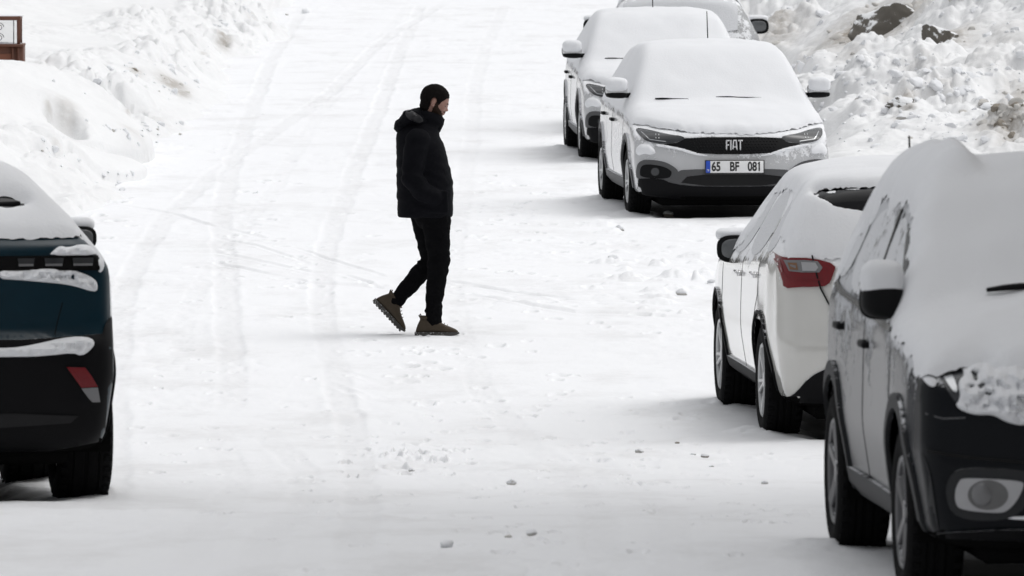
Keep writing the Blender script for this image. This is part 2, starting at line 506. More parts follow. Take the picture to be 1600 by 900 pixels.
AX = {'+x': ((1, 2), 0, 1), '-x': ((1, 2), 0, -1), '+y': ((0, 2), 1, 1), '-y': ((0, 2), 1, -1), '+z': ((0, 1), 2, 1)}
def panel(name, bvh, poly, axis, mat, parent, off=.002, thick=.004, res=.025, rnd=2, dome=0.0, lump=0.0, lscale=.03, sink=.006, seed=0, flat=None):
    """a plate that follows the car's skin: a 2-D outline cast on the body from one side and given thickness.
    dome = the extra thickness gained away from the edge (over that same distance); lump = noise"""
    (iu, iv), iw, sg = AX[axis]
    pts = chaikin(poly, rnd) if rnd else poly
    bm = bmesh.new()
    vs = [bm.verts.new((p[0], p[1], 0)) for p in pts]
    bm.faces.new(vs)
    us = [p[0] for p in pts]; ws = [p[1] for p in pts]
    for lo, hi, nrm in ((min(us), max(us), (1, 0, 0)), (min(ws), max(ws), (0, 1, 0))):
        k = max(1, int((hi - lo) / res))
        for i in range(1, k):
            c = lo + (hi - lo) * i / k
            co = (c, 0, 0) if nrm[0] else (0, c, 0)
            bmesh.ops.bisect_plane(bm, geom=bm.verts[:] + bm.edges[:] + bm.faces[:], dist=1e-5, plane_co=co, plane_no=nrm)
    bmesh.ops.triangulate(bm, faces=[f for f in bm.faces if len(f.verts) > 4])
    bverts = {v for e in bm.edges if e.is_boundary for v in e.verts}
    dirv = Vector((0, 0, 0)); dirv[iw] = -sg
    P = np.array(pts); cen = P.mean(0)
    A = P; B = np.roll(P, -1, axis=0)
    depth = {}
    last = None
    for v in bm.verts:
        u, q = v.co.x, v.co.y
        o = Vector((0, 0, 0)); o[iu] = u; o[iv] = q; o[iw] = sg * 6
        if bvh is None: hit = None
        else: hit, nrm, _, _ = bvh.ray_cast(o, dirv)
        if hit is None and bvh is not None:
            # just past the silhouette: draw the point in until it lands on the skin
            for k in range(1, 60):
                u = v.co.x + (cen[0] - v.co.x) * k * .01; q = v.co.y + (cen[1] - v.co.y) * k * .01
                o[iu] = u; o[iv] = q
                hit, nrm, _, _ = bvh.ray_cast(o, dirv)
                if hit is not None: break
        if hit is None: hit = Vector(o); hit[iw] = flat or 0
        if flat is not None: hit[iw] = flat
        t = 0
        if dome or lump:
            pq = np.array((u, q)); ab = B - A
            tt = np.clip(((pq - A) * ab).sum(1) / ((ab ** 2).sum(1) + 1e-12), 0, 1)
            d = np.sqrt((((A + ab * tt[:, None]) - pq) ** 2).sum(1).min())
            r = dome if dome else .02
            q2 = min(1, d / r)
            t = dome * math.sqrt(max(0, 1 - (1 - q2) ** 2))
            if lump: t += lump * q2 * float(fbm(u / lscale, q / lscale, seed, 3))
        depth[v] = hit
        v.co = hit - dirv * (off + thick + t)
    # skirt
    be = [e for e in bm.edges if e.is_boundary]
    low = {}
    for e in be:
        for v in e.verts:
            if v not in low:
                low[v] = bm.verts.new(depth[v] + dirv * sink)
    for e in be:
        a, b = e.verts
        bm.faces.new((a, b, low[b], low[a]))
    o = bm_obj(name, bm, mat, parent, True, 40)
    return o
def mirror_y(poly):
    return [(-p[0], p[1]) for p in poly][::-1]

# ------------------------------------------------------------------ car body loft
def smooth_table(tab, lo, hi, sig=.05):
    xs = np.arange(lo - .6, hi + .6, .01)
    ys = np.interp(xs, [a for a, b in tab], [b for a, b in tab])
    k = np.exp(-.5 * (np.arange(-30, 31) * .01 / sig) ** 2); k /= k.sum()
    ys = np.convolve(np.pad(ys, 30, mode='edge'), k, 'valid')
    return lambda x: np.interp(x, xs, ys)

def make_body(P):
    xr, xf = P['xr'], P['xf']
    sg = P.get('sig', .05)
    T = {k: smooth_table(P[k], xr, xf, P.get('sig_' + k, sg)) for k in ('ztop', 'zb', 'wb', 'wt')}
    XF = smooth_table(P['xfz'], 0, 2, P.get('sigf', .03)); XR = smooth_table(P['xrz'], 0, 2, P.get('sigr', .03))
    NS = 170; HN = 56
    ts = np.linspace(0, 1, NS)
    # more stations near the ends
    ts = np.sort(np.concatenate([ts, 1 - .06 * np.linspace(0, 1, 14) ** 2, .06 * np.linspace(0, 1, 14) ** 2]))
    ts = np.unique(np.round(ts, 6)); NS = len(ts)
    L = xf - xr
    rc = P.get('rc', .07)
    rings = []
    for t in ts:
        x = xr + L * t
        zt = float(T['ztop'](x)); zb = min(float(T['zb'](x)), zt - .03); wb = float(T['wb'](x)); wt = float(T['wt'](x))
        wm = wb * P.get('wm', 1.015); ws = wb * P.get('ws', .955); z0 = P['zbot']
        cr = P.get('crown', .05)
        ptsh = np.array([(0, z0), (ws * .9, z0), (ws, z0 + .06), (wm, P.get('zmid', .55)), (wb * 1.0, zb - .05), (wb * .985, zb), (wt, zt - cr), (wt * .55, zt - cr * .3), (0, zt)])
        seg = np.sqrt((np.diff(ptsh, axis=0) ** 2).sum(1)); s = np.concatenate([[0], np.cumsum(seg)])
        # fixed share of samples per segment keeps grid lines aligned
        share = P.get('share', [5, 3, 10, 8, 3, 14, 7, 6])
        uu = [0.0]
        for i, k in enumerate(share):
            uu += list(s[i] + (s[i + 1] - s[i]) * (np.arange(1, k + 1) / k))
        uu = np.array(uu)
        y = np.interp(uu, s, ptsh[:, 0]); z = np.interp(uu, s, ptsh[:, 1])
        # smooth along the outline for rounded edges
        yf = np.concatenate([-y[::-1][:-1], y]); zf = np.concatenate([z[::-1][:-1], z])
        # full ring: centre bottom -> +y -> centre top ; mirrored
        full_y = np.concatenate([y, -y[::-1][1:-1]]); full_z = np.concatenate([z, z[::-1][1:-1]])
        for _ in range(P.get('round', 2)):
            full_y = .5 * full_y + .25 * (np.roll(full_y, 1) + np.roll(full_y, -1))
            full_z = .5 * full_z + .25 * (np.roll(full_z, 1) + np.roll(full_z, -1))
        # end rounding
        for dist, on in (((1 - t) * L, True), (t * L, True)):
            if dist < rc:
                q = 1 - dist / rc
                k = 1 - math.sqrt(max(0, 1 - q * q))
                zc = (z0 + zt) / 2
                full_y = full_y * (1 - k * rc / wb * .9)
                full_z = zc + (full_z - zc) * (1 - k * rc / (zt - z0) * 1.1)
        wF = float(sstep(0, 1, 1 - min(1, (1 - t) * L / P.get('blendf', .7))))
        wR = float(sstep(0, 1, 1 - min(1, t * L / P.get('blendr', .7))))
        X = x + wF * (XF(full_z) - xf) + wR * (XR(full_z) - xr)
        W = .9
        X = X - wF * P.get('kf', .22) * np.abs(full_y / W) ** 2.4 + wR * P.get('kr', .15) * np.abs(full_y / W) ** 2.6
        rings.append(np.stack([X, full_y, full_z], 1))
    V = np.array(rings); nr = V.shape[1]
    verts = [V.reshape(-1, 3)]; faces = [grid_faces(NS, nr, True)]
    off = NS * nr
    for end in (0, NS - 1):
        ring = V[end]; K = 26
        zc = ring[:, 2].mean(); prev = end * nr
        isf = end != 0
        base_x = ring[:, 0]
        for k in range(1, K + 1):
            s = 1 - k / K
            y = ring[:, 1] * s; z = zc + (ring[:, 2] - zc) * s
            if isf: x = XF(z) - P.get('kf', .22) * np.abs(y / .9) ** 2.4
            else: x = XR(z) + P.get('kr', .15) * np.abs(y / .9) ** 2.6
            verts.append(np.stack([x, y, z], 1))
            idx = np.arange(nr); nx = (idx + 1) % nr
            f = np.stack([prev + idx, prev + nx, off + nx, off + idx], 1)
            if not isf: f = f[:, ::-1]
            faces.append(f); prev = off; off += nr
    Vv = np.concatenate(verts); Ff = np.concatenate(faces)
    return Vv, Ff

def bvh_of(me):
    return BVHTree.FromPolygons([v.co.copy() for v in me.vertices], [tuple(p.vertices) for p in me.polygons])

def cut_wells(o, P):
    """open the wheel housings in the skin and line them"""
    bm = bmesh.new(); bm.from_mesh(o.data)
    zc = P['R'] + .01
    kill = []
    for f in bm.faces:
        if all(abs(v.co.y) > P['hw'] - .32 and min(math.hypot(v.co.x - a, v.co.z - zc) for a in (P['axr'], P['axf'])) < P['rw'] + .012 for v in f.verts): kill.append(f)
    bmesh.ops.delete(bm, geom=kill, context='FACES')
    bm.to_mesh(o.data); bm.free()
    o.data.materials.append(M['well'])
    for p in o.data.polygons:
        if p.center.z < P['zbot'] + .055 or (p.normal.z < -.6 and p.center.z < .5): p.material_index = 1
    for ax in (P['axr'], P['axf']):
        for s in (-1, 1):
            bm = bmesh.new(); n = 40
            y0, y1 = s * (P['hw'] - .32), s * (P['hw'] - .035)
            A_ = [bm.verts.new((ax + math.cos(math.pi * 1.16 * k / n - .08 * math.pi) * (P['rw'] + .012), y0, zc + math.sin(math.pi * 1.16 * k / n - .08 * math.pi) * (P['rw'] + .012))) for k in range(n + 1)]
            B_ = [bm.verts.new((v.co.x, y1, v.co.z)) for v in A_]
            for k in range(n): bm.faces.new((A_[k], A_[k + 1], B_[k + 1], B_[k]))
            c0 = bm.verts.new((ax, y0, zc))
            for k in range(n): bm.faces.new((A_[k + 1], A_[k], c0))
            bm_obj('wheel_housing', bm, M['well'], o.parent, False)
    return o

def snow_cover(name, bvh, P, parent, T=.06, nzmin=.30, excl=None, seed=0, step=.015, rim=.05, mask_noise=.12, xr=None, blur=3, tfun=None):
    blur = int(blur * (.02 / step) ** 2)
    x0, x1 = xr or (P['xr'] - .05, P['xf'] + .05)
    xs = np.arange(x0, x1, step); ys = np.arange(-P['hw'] - .06, P['hw'] + .06, step)
    H = np.full((len(xs), len(ys)), np.nan); NZ = np.zeros_like(H)
    dn = Vector((0, 0, -1))
    for i, x in enumerate(xs):
        for j, y in enumerate(ys):
            h, n, _, _ = bvh.ray_cast(Vector((x, y, 4)), dn)
            if h is not None and h.z > .45:
                H[i, j] = h.z; NZ[i, j] = abs(n.z)
    XX, YY = np.meshgrid(xs, ys, indexing='ij')
    nz = fbm(XX / .09, YY / .09, seed, 4)
    mask = ~np.isnan(H) & (NZ > (nzmin(XX, YY) if callable(nzmin) else nzmin) + mask_noise * nz)
    if excl is not None:
        mask &= ~excl(XX, YY, np.nan_to_num(H), nz)
    # distance inside the mask (in cells)
    D = np.zeros_like(H); m = mask.copy()
    for k in range(18):
        D += m
        e = m.copy()
        e[1:] &= m[:-1]; e[:-1] &= m[1:]; e[:, 1:] &= m[:, :-1]; e[:, :-1] &= m[:, 1:]
        e[0] = e[-1] = False; e[:, 0] = e[:, -1] = False
        if k % 2:
            e[1:, 1:] &= m[:-1, :-1]; e[:-1, :-1] &= m[1:, 1:]
        m = e
    for _ in range(3):
        for a in (0, 1): D = .25 * np.roll(D, 1, a) + .5 * D + .25 * np.roll(D, -1, a)
    q = np.clip((D - .6) * step / rim, 0, 1)
    TT = T if tfun is None else T * tfun(XX, YY)
    th = TT * np.clip(1 - (1 - q) ** 2, 0, 1) ** .7 * (1 + .26 * fbm(XX / .32, YY / .32, seed + 3, 3)) + .006 * q * fbm(XX / .05, YY / .05, seed + 7, 3) + .014 * np.clip(q, 0, .5) * (1 - q) * 2 * fbm(XX / .045, YY / .045, seed + 8, 3)
    top = np.where(mask, H + th, np.nan)
    # blur the crest so the sheet reads as one drift
    S = np.where(mask, top, 0); Wt = mask.astype(float)
    for _ in range(blur):
        for a in (0, 1):
            S = .25 * np.roll(S, 1, a) + .5 * S + .25 * np.roll(S, -1, a)
            Wt = .25 * np.roll(Wt, 1, a) + .5 * Wt + .25 * np.roll(Wt, -1, a)
    B = S / np.maximum(Wt, 1e-6)
    top = np.where(mask, top + (B - top) * q, np.nan)
    top = np.where(mask, np.maximum(top, H + .003 * q), np.nan)
    top = np.where(D <= .8, H + .003, top)
    # a smooth outline: clip the cells along the half level of the blurred mask
    phi = mask.astype(float)
    for _ in range(5):
        for a in (0, 1): phi = .25 * np.roll(phi, 1, a) + .5 * phi + .25 * np.roll(phi, -1, a)
    phi = phi - .5 + .13 * fbm(XX / .03, YY / .03, seed + 11, 2)
    Zt = np.where(mask, top, H + .003)
    hole = np.isnan(Zt)
    for _ in range(2):                       # a little skin past the silhouette
        for dx_, dy_ in ((1, 0), (-1, 0), (0, 1), (0, -1)):
            r_ = np.roll(np.roll(Zt, dx_, 0), dy_, 1)
            Zt = np.where(np.isnan(Zt) & ~np.isnan(r_), r_ - .012, Zt)
    verts = []; vid = {}
    def vert(key, x, y, z):
        k = vid.get(key)
        if k is None: k = vid[key] = len(verts); verts.append((x, y, z))
        return k
    faces = []
    inn = phi > 0
    nx_, ny_ = mask.shape
    zmax = np.full((nx_, ny_), False)
    for i in range(nx_ - 1):
        row = inn[i] | inn[i + 1]
        for j in np.nonzero(row[:-1] | row[1:])[0]:
            cs = ((i, j), (i + 1, j), (i + 1, j + 1), (i, j + 1))
            zs = [Zt[c] for c in cs]
            if any(z != z for z in zs) or max(zs) - min(zs) > .22: continue
            poly = []
            for q in range(4):
                a, b = cs[q], cs[(q + 1) % 4]
                if inn[a]: poly.append(vert(a, XX[a], YY[a], Zt[a]))
                if inn[a] != inn[b]:
                    t = phi[a] / (phi[a] - phi[b])
                    poly.append(vert((min(a, b), max(a, b)), XX[a] + (XX[b] - XX[a]) * t, YY[a] + (YY[b] - YY[a]) * t, Zt[a] + (Zt[b] - Zt[a]) * t - .001))
            if len(poly) >= 3: faces.append(poly)
    return mesh_obj(name, verts, faces, M['snow'], parent)

# ------------------------------------------------------------------ wheels, mirrors and the like
def wheel(parent, x, y, P, rim_mat, side, spokes=5, twin=True, steer=0):
    R, Wd = P['R'], P['tw']
    bm = bmesh.new()
    prof = []
    rr = R - P.get('side_h', .125)                # rim radius
    h = Wd / 2
    half = [(h - .022, rr - .01), (h - .004, rr + .012), (h + .004, rr + (R - rr) * .5), (h - .004, R - .032), (h - .018, R - .012), (h - .035, R - .003), (h - .05, R)]
    outer = half + [(h - .066, R), (h - .068, R - .009), (h - .078, R - .009), (h - .08, R), (.012, R), (.010, R - .009)]
    full = outer + [(-a, b) for a, b in outer[::-1]]
    n = 72
    rings = []
    for a, r in full:
        rings.append([bm.verts.new((math.cos(2 * math.pi * k / n) * r, a, math.sin(2 * math.pi * k / n) * r)) for k in range(n)])
    for r0, r1 in zip(rings, rings[1:]):
        for k in range(n): bm.faces.new((r0[k], r0[(k + 1) % n], r1[(k + 1) % n], r1[k]))
    # shoulder lugs
    for sgn in (-1, 1):
        for k in range(n):
            if k % 2: continue
            a0 = 2 * math.pi * k / n; rot = Matrix.Rotation(-a0, 3, 'Y')
            rbox(bm, rot @ Vector((R + .002, sgn * (h - .028), 0)), (.010, .034, R * 2 * math.pi / n * .95), .002, 1, rot)
    bmesh.ops.bisect_plane(bm, geom=[], dist=.1, plane_co=(0, 0, 0), plane_no=(0, 1, 0)) if False else None
    hub = bmesh.new()
    r = bmesh.ops.create_cone(hub, cap_ends=True, segments=32, radius1=.14, radius2=.14, depth=.03)
    bmesh.ops.rotate(hub, verts=r['verts'], cent=(0, 0, 0), matrix=Matrix.Rotation(math.pi / 2, 3, 'X'))
    w = bm_obj('wheel', hub, M['plastic'], parent, False)
    w.location = (x, y, R); w.rotation_euler = (0, random.uniform(0, 6.28), steer)
    bm_obj('tyre', bm, M['rubber'], w, True, 35)
    # rim: barrel + spokes + hub
    bm = bmesh.new()
    s = side
    bar = [(s * (h - .012), rr + .004), (s * (h - .004), rr - .006), (s * (h - .012), rr - .022), (s * (h - .045), rr - .03), (-s * (h - .03), rr - .03)]
    rings = [[bm.verts.new((math.cos(2 * math.pi * k / 64) * r, a, math.sin(2 * math.pi * k / 64) * r)) for k in range(64)] for a, r in bar]
    for r0, r1 in zip(rings, rings[1:]):
        for k in range(64): bm.faces.new((r0[k], r0[(k + 1) % 64], r1[(k + 1) % 64], r1[k]))
    r = bmesh.ops.create_cone(bm, cap_ends=True, segments=24, radius1=.055, radius2=.045, depth=.03)
    bmesh.ops.rotate(bm, verts=r['verts'], cent=(0, 0, 0), matrix=Matrix.Rotation(-s * math.pi / 2, 3, 'X'))
    bmesh.ops.translate(bm, verts=r['verts'], vec=(0, s * (h - .03), 0))
    for k in range(spokes):
        for dd in ((-.16, .16) if twin else (0,)):
            a0 = 2 * math.pi * k / spokes
            p0 = Vector((math.cos(a0 + dd * .6) * .04, s * (h - .03), math.sin(a0 + dd * .6) * .04))
            p1 = Vector((math.cos(a0 + dd) * (rr - .015), s * (h - .016), math.sin(a0 + dd) * (rr - .015)))
            d = p1 - p0; L = d.length
            q = d.to_track_quat('X', 'Z').to_matrix()
            rbox(bm, (p0 + p1) / 2, (L, .022, .026 if twin else .05), .006, 1, q)
    bm_obj('rim', bm, rim_mat, w, True, 35)
    return w

def ellipsoid(bm, c, r, sub=3, rot=None, cut=None):
    rr = bmesh.ops.create_icosphere(bm, subdivisions=sub, radius=1)
    for v in rr['verts']:
        p = v.co.copy()
        if cut: p = cut(p)
        p = Vector((p.x * r[0], p.y * r[1], p.z * r[2]))
        if rot: p = rot @ p
        v.co = p + Vector(c)
    return rr['verts']

def mirror(parent, x, y, z, side, housing, w=.21, h=.15, d=.10, snow=.05, low=.30, fwd=.3):
    """door mirror: rounded housing on a stalk, glass on the rear face, snow on its top. side = +1 for the car's left"""
    def sq(p):   # squarish blob
        k = (abs(p.x) ** 3 + abs(p.y) ** 3 + abs(p.z) ** 3) ** (1 / 3)
        return p / max(k, 1e-6)
    bm = bmesh.new()
    def shp(p):
        p = sq(p)
        if p.x < 0: p.x *= .35                     # flat at the back
        p.z *= (1 - .12 * side * p.y)
        return p
    ellipsoid(bm, (0, 0, 0), (d, w / 2, h / 2), 4, cut=shp)
    hs_ = bm_obj('door_mirror', bm, housing, parent)
    hs_.location = (x, y, z)
    if housing != M['plastic']:
        bm = bmesh.new(); ellipsoid(bm, (.006, 0, -h * .30), (d * 1.0, w / 2 * .97, h * .235), 4, cut=shp); bm_obj('lower_shell', bm, M['plastic'], hs_)
    bm = bmesh.new()
    # base and stalk
    rbox(bm, (-.01, -side * (w / 2 + .03), -h * .36), (.07, .16, .045), .015, 2)
    bm_obj('stalk', bm, M['plastic'], hs_)
    bm = bmesh.new()
    def gl(p):
        p = sq(p); return Vector((p.x, p.y, p.z))
    ellipsoid(bm, (-d * .46, 0, -.002), (.006, w / 2 * .80, h / 2 * .74), 3, cut=gl)
    bm_obj('mirror_glass', bm, M['mirror_snow'], hs_)
    bm = bmesh.new()
    ellipsoid(bm, (-d * .33, 0, -h * .02), (.012, w / 2 * 1.04, h / 2 * 1.04), 3, cut=gl)
    bm_obj('bezel', bm, M['plastic'], hs_)
    if snow:
        bm = bmesh.new()
        vs = ellipsoid(bm, (d * fwd, 0, h * low), (d * .92, w / 2 * 1.01, snow + h * .22), 4, cut=lambda p: sq(Vector((p.x, p.y, p.z if p.z > 0 else p.z * .35))))
        for v in vs:
            n = float(fbm(v.co.x / .04 + x, v.co.y / .04 + y, 5, 2)) * .006
            v.co.z += n
        bm_obj('snow_cap', bm, M['snow'], hs_)
    return hs_

def arch_poly(P, ax, r0, r1, a0, a1, n=26):
    zc = P['R'] + .01
    o = [(ax + math.cos(a) * r1, zc + math.sin(a) * r1) for a in np.linspace(a0, a1, n)]
    i = [(ax + math.cos(a) * r0, zc + math.sin(a) * r0) for a in np.linspace(a1, a0, n)]
    return o + i

def strip(name, bvh, pts, axis, width, mat, parent, off=.001, thick=.004, **kw):
    """a thin band along a 2-D line"""
    L, Rr = [], []
    for i, p in enumerate(pts):
        a = pts[max(0, i - 1)]; b = pts[min(len(pts) - 1, i + 1)]
        dx, dy = b[0] - a[0], b[1] - a[1]; l = math.hypot(dx, dy) or 1
        nx, ny = -dy / l * width / 2, dx / l * width / 2
        L.append((p[0] + nx, p[1] + ny)); Rr.append((p[0] - nx, p[1] - ny))
    return panel(name, bvh, L + Rr[::-1], axis, mat, parent, off, thick, rnd=0, **kw)

def wiper(parent, bvh, a, b, z_up=.02, rad=.009, snow_to=None):
    """a wiper blade lying on the glass from a to b (x, y)"""
    pts = []
    for k in range(9):
        t = k / 8
        x = a[0] + (b[0] - a[0]) * t; y = a[1] + (b[1] - a[1]) * t
        h = bvh.ray_cast(Vector((x, y, 4)), Vector((0, 0, -1)))[0]
        pts.append((x, y, (h.z if h else 1) + z_up))
    bm = bmesh.new()
    tube(bm, pts, [rad * (.6 + .4 * math.sin(math.pi * min(1, k / 4))) for k in range(9)], 8)
    return bm_obj('wiper', bm, M['plastic'], parent)

def antenna(parent, bvh, x, y, L=.2, lean=.35, rad=.004):
    h = bvh.ray_cast(Vector((x, y, 4)), Vector((0, 0, -1)))[0]
    bm = bmesh.new()
    tube(bm, [h + Vector((0, 0, -.005)), h + Vector((-lean * L * .2, 0, L * .25)), h + Vector((-lean * L, 0, L))], [rad * 2, rad * 1.4, rad], 8)
    return bm_obj('antenna', bm, M['plastic'], parent)

def handle(parent, bvh, x, z, side, mat, L=.19):
    h = bvh.ray_cast(Vector((x, side * 4, z)), Vector((0, -side, 0)))[0]
    bm = bmesh.new()
    rbox(bm, (0, side * .022, 0), (L, .02, .03), .009, 2)
    rbox(bm, (L * .42, side * .008, 0), (.03, .03, .028), .006, 1)
    rbox(bm, (-L * .42, side * .008, 0), (.03, .03, .028), .006, 1)
    o = bm_obj('door_handle', bm, mat, parent); o.location = h
    return o

def car_base(key, P, body_mat, label, cat='car', group=None, name='parked_car'):
    c = CARS_AT[key]
    o, yaw = c['o'], c['yaw']
    z = float(zbase(o.y))
    fd = Vector((math.cos(yaw), math.sin(yaw)))
    zf = float(zbase(o.y + fd.y * P['wbs'] / 2)); zr = float(zbase(o.y - fd.y * P['wbs'] / 2))
    root = empty(name, (o.x, o.y, (zf + zr) / 2 - .012), yaw)
    root.rotation_euler = (0, -math.atan2(zf - zr, P['wbs']), yaw)
    tag(root, label, cat, group)
    V, Fc = make_body(P)
    body = mesh_obj('body', V, Fc, body_mat, root)
    bm = bmesh.new(); bm.from_mesh(body.data); bmesh.ops.remove_doubles(bm, verts=bm.verts, dist=1e-5); bmesh.ops.recalc_face_normals(bm, faces=bm.faces); bm.to_mesh(body.data); bm.free()
    bvh = bvh_of(body.data)
    cut_wells(body, P)
    return root, body, bvh

def side_windows(root, bvh, P, polys, mat, sides=(1, -1)):
    for s in sides:
        for poly in polys:
            panel('side_window', bvh, poly, '+y' if s > 0 else '-y', mat, root, off=.001, thick=.003, res=.05, rnd=2)

# ------------------------------------------------------------------ banks of ploughed snow
def bank_left(X, Y):
    edge = -3.78 + .35 * vnoise(Y / 6.0, 0 * Y, 51) + .12 * vnoise(Y / 1.3, 0 * Y, 52)
    d = edge - X
    win = sstep(72, 84, Y)
    h = (.50 * sstep(-.1, 1.6, d) + .55 * sstep(1.0, 5.5, d)) * win
    band = sstep(-.15, .25, d) * (1 - .75 * sstep(.9, 2.4, d)) * win
    h = h + 1.35 * band * np.clip(.35 + .9 * vnoise(X / .9, Y / 2.2, 65), .08, 1.1) * (.17 * lumps(X / .42, Y / .9, 61) + .10 * lumps(X / .19 + .3 * vnoise(X / .1, Y / .2, 1), Y / .35, 62) + .05 * fbm(X / .10, Y / .16, 63, 3))
    h = h + .10 * fbm(X / 1.3, Y / 3.0, 64, 3) * sstep(0, 1.2, d) * win
    # the rounded drift in front of the cabinet
    for cx, cy, rx, ry, hh in ((-5.15, 92.5, 1.45, 3.4, .62), (-4.75, 88.5, 1.15, 2.2, .30), (-5.6, 86, 1.3, 2.0, .25)):
        q = ((X - cx) / rx) ** 2 + ((Y - cy) / ry) ** 2
        k = np.sqrt(np.clip(1 - q, 0, 1))
        h = np.where(k > 0, h * (1 - .8 * k) + (hh + .38 * sstep(0, 1.6, d) * win) * k ** .7 * .9 + .0, h)
    # the hollow scooped in the drift
    q = ((X + 4.50 + .05 * vnoise(X / .1, Y / .2, 33)) / .17) ** 2 + ((Y - 90.15) / .40) ** 2
    h = h - .27 * np.exp(-q ** 2) + .06 * np.exp(-(((X + 4.5) / .3) ** 2 + ((Y - 90.9) / .4) ** 2))
    return h
def bank_right(X, Y):
    Xw = X + .30 * vnoise(Y / 2.1, 0 * Y, 71) + .12 * vnoise(Y / .6, 0 * Y, 70)
    foot = sstep(2.95, 3.5, Xw) * sstep(87, 92, Y + .8 * vnoise(X / .8, Y * 0, 72))
    rise = sstep(3.0, 6.2, Xw)
    h = foot * (.10 + .22 * sstep(90, 97, Y) + .25 * sstep(95, 112, Y)) + rise * (.75 * sstep(94, 108, Y + (X - 5) * 2.0) + .5 * sstep(104, 118, Y))
    keep = .25 + .75 * sstep(-.25, .35, vnoise(X / 1.1, Y / 2.0, 73))
    calm = 1 - .75 * sstep(96.5, 93, Y) * sstep(5.3, 4.6, X)
    rough = foot * keep * calm
    h = h + rough * (.30 * lumps(X / .85 + .35 * vnoise(X / .3, Y / .5, 79), Y / 1.5, 74) + .20 * lumps(X / .36 + .4 * vnoise(X / .14, Y / .3, 80), Y / .55 + .3 * vnoise(X / .2, Y / .2, 81), 75) + .16 * fbm(X / .30, Y / .45, 82, 4) + .03 * fbm(X / .06, Y / .1, 77, 2))
    h = h + foot * .16 * fbm(X / 1.5, Y / 3.0, 78, 3)
    return h
def height_all(X, Y):
    z = ground_z(X, Y)
    zl = np.where(X < -2.5, bank_left(X, Y), 0); zr = np.where(X > 2.5, bank_right(X, Y), 0)
    return z + np.maximum(zl, 0) + np.maximum(zr, 0)
def hit(px, py, y0=60, y1=175):
    d = Vector(((px - 800.0), F_PX * math.cos(PITCH) - (py - 450.0) * math.sin(PITCH), -F_PX * math.sin(PITCH) - (py - 450.0) * math.cos(PITCH)))
    Ys = np.arange(y0, y1, .1); Xs = d.x / d.y * Ys; Zs = CAM_H + d.z / d.y * Ys
    H = height_all(Xs, Ys)
    k = np.argmax(Zs < H)
    if not (Zs < H).any(): return float(Xs[-1]), float(Ys[-1]), float(Zs[-1])
    return float(Xs[k]), float(Ys[k]), float(H[k])

# dirt patches on the banks, plus shade painted into the left hollow: px, py, rx, ry (m), strength
DIRT_R = [hit(*p) + q for p, q in (((1370, 45), (.75, 1.6, 1.0)), ((1330, 50), (.4, 1.0, 1.0)), ((1215, 20), (.3, 1.4, .7)), ((1480, 60), (.35, .9, .8)), ((1420, 20), (.5, 1.0, .7)), ((1250, 40), (.25, .6, .3)),
          ((1410, 152), (.16, .4, .75)), ((1418, 163), (.08, .3, .7)), ((1330, 90), (.2, .5, .35)), ((1575, 180), (.28, .9, .75)), ((1545, 200), (.2, .5, .5)),
          ((1595, 150), (.22, .8, .6)), ((1400, 185), (.06, .3, .4)), ((1470, 130), (.18, .5, .3)), ((1520, 90), (.4, .9, .18)), ((1440, 100), (.3, .8, .2)), ((1570, 60), (.4, 1.2, .25)))]
DIRT_SHADE_L = [hit(*p) + q for p, q in (((270, 130), (.17, 1.0, .85)), ((285, 145), (.10, .5, .8)), ((212, 112), (.10, .6, .6)), ((350, 60), (.10, 1.1, .8)), ((318, 85), (.05, .4, .35)),
          ((200, 178), (.03, .2, .5)), ((205, 205), (.14, .3, .25)), ((250, 190), (.14, .3, .2)), ((395, 25), (.1, .6, .3)), ((88, 232), (.05, .2, .3)), ((76, 172), (.04, .15, .5)), ((105, 186), (.13, .25, .35)))]  # last patch is painted shade inside the hollow of the drift

def dirt_shade_at(X, Y, patches):
    D = np.zeros_like(X)
    for x, y, z, rx, ry, s in patches:
        q = ((X - x) / rx) ** 2 + ((Y - y) / ry) ** 2
        D = np.maximum(D, s * np.exp(-q))
    return D
def set_attr(o, R_, G_, B_):
    at_ = o.data.attributes.new('dirt', 'FLOAT_COLOR', 'POINT')
    n = len(R_)
    a = np.ones((n, 4), np.float32); a[:, 0] = R_; a[:, 1] = G_; a[:, 2] = B_
    at_.data.foreach_set('color', a.ravel())

# ---- the street: one sheet to the horizon, fine where the camera looks
u = np.linspace(-.062, .062, 860)
uo = .062 + np.concatenate([np.linspace(.002, .06, 14), .06 + (np.geomspace(1, 400, 26) - 1) * .025])
U = np.concatenate([-uo[::-1], u, uo])
rows = np.concatenate([[-200, -100, -40, -10, 0, 10, 20, 26, 29], np.arange(31, 34, .2), np.arange(34, 88, .06), 88 * np.exp(np.arange(0, math.log(175 / 88), .0012)), np.geomspace(176, 3000, 40)])
wdt = np.maximum(np.abs(rows), 31.)
YY = np.repeat(rows[:, None], len(U), 1)
XX = U[None, :] * wdt[:, None]
Xf, Yf = XX.ravel(), YY.ravel()
Z = ground_z(Xf, Yf)
near = (Yf > 31) & (Yf < 175) & (np.abs(Xf) < 12)
Z = np.where(near | (np.abs(Xf) < 60), Z, zbase(Yf))
pack = np.zeros_like(Z); bare = np.zeros_like(Z)
Xn, Yn, Zn = Xf[near], Yf[near], Z[near]
Zn, pk = carve(Xn, Yn, Zn)
Zn = Zn + .012 * lumps(Xn / .16, Yn / .5, 90) * sstep(.25, .6, vnoise(Xn / .9, Yn / 2.5, 91)) 
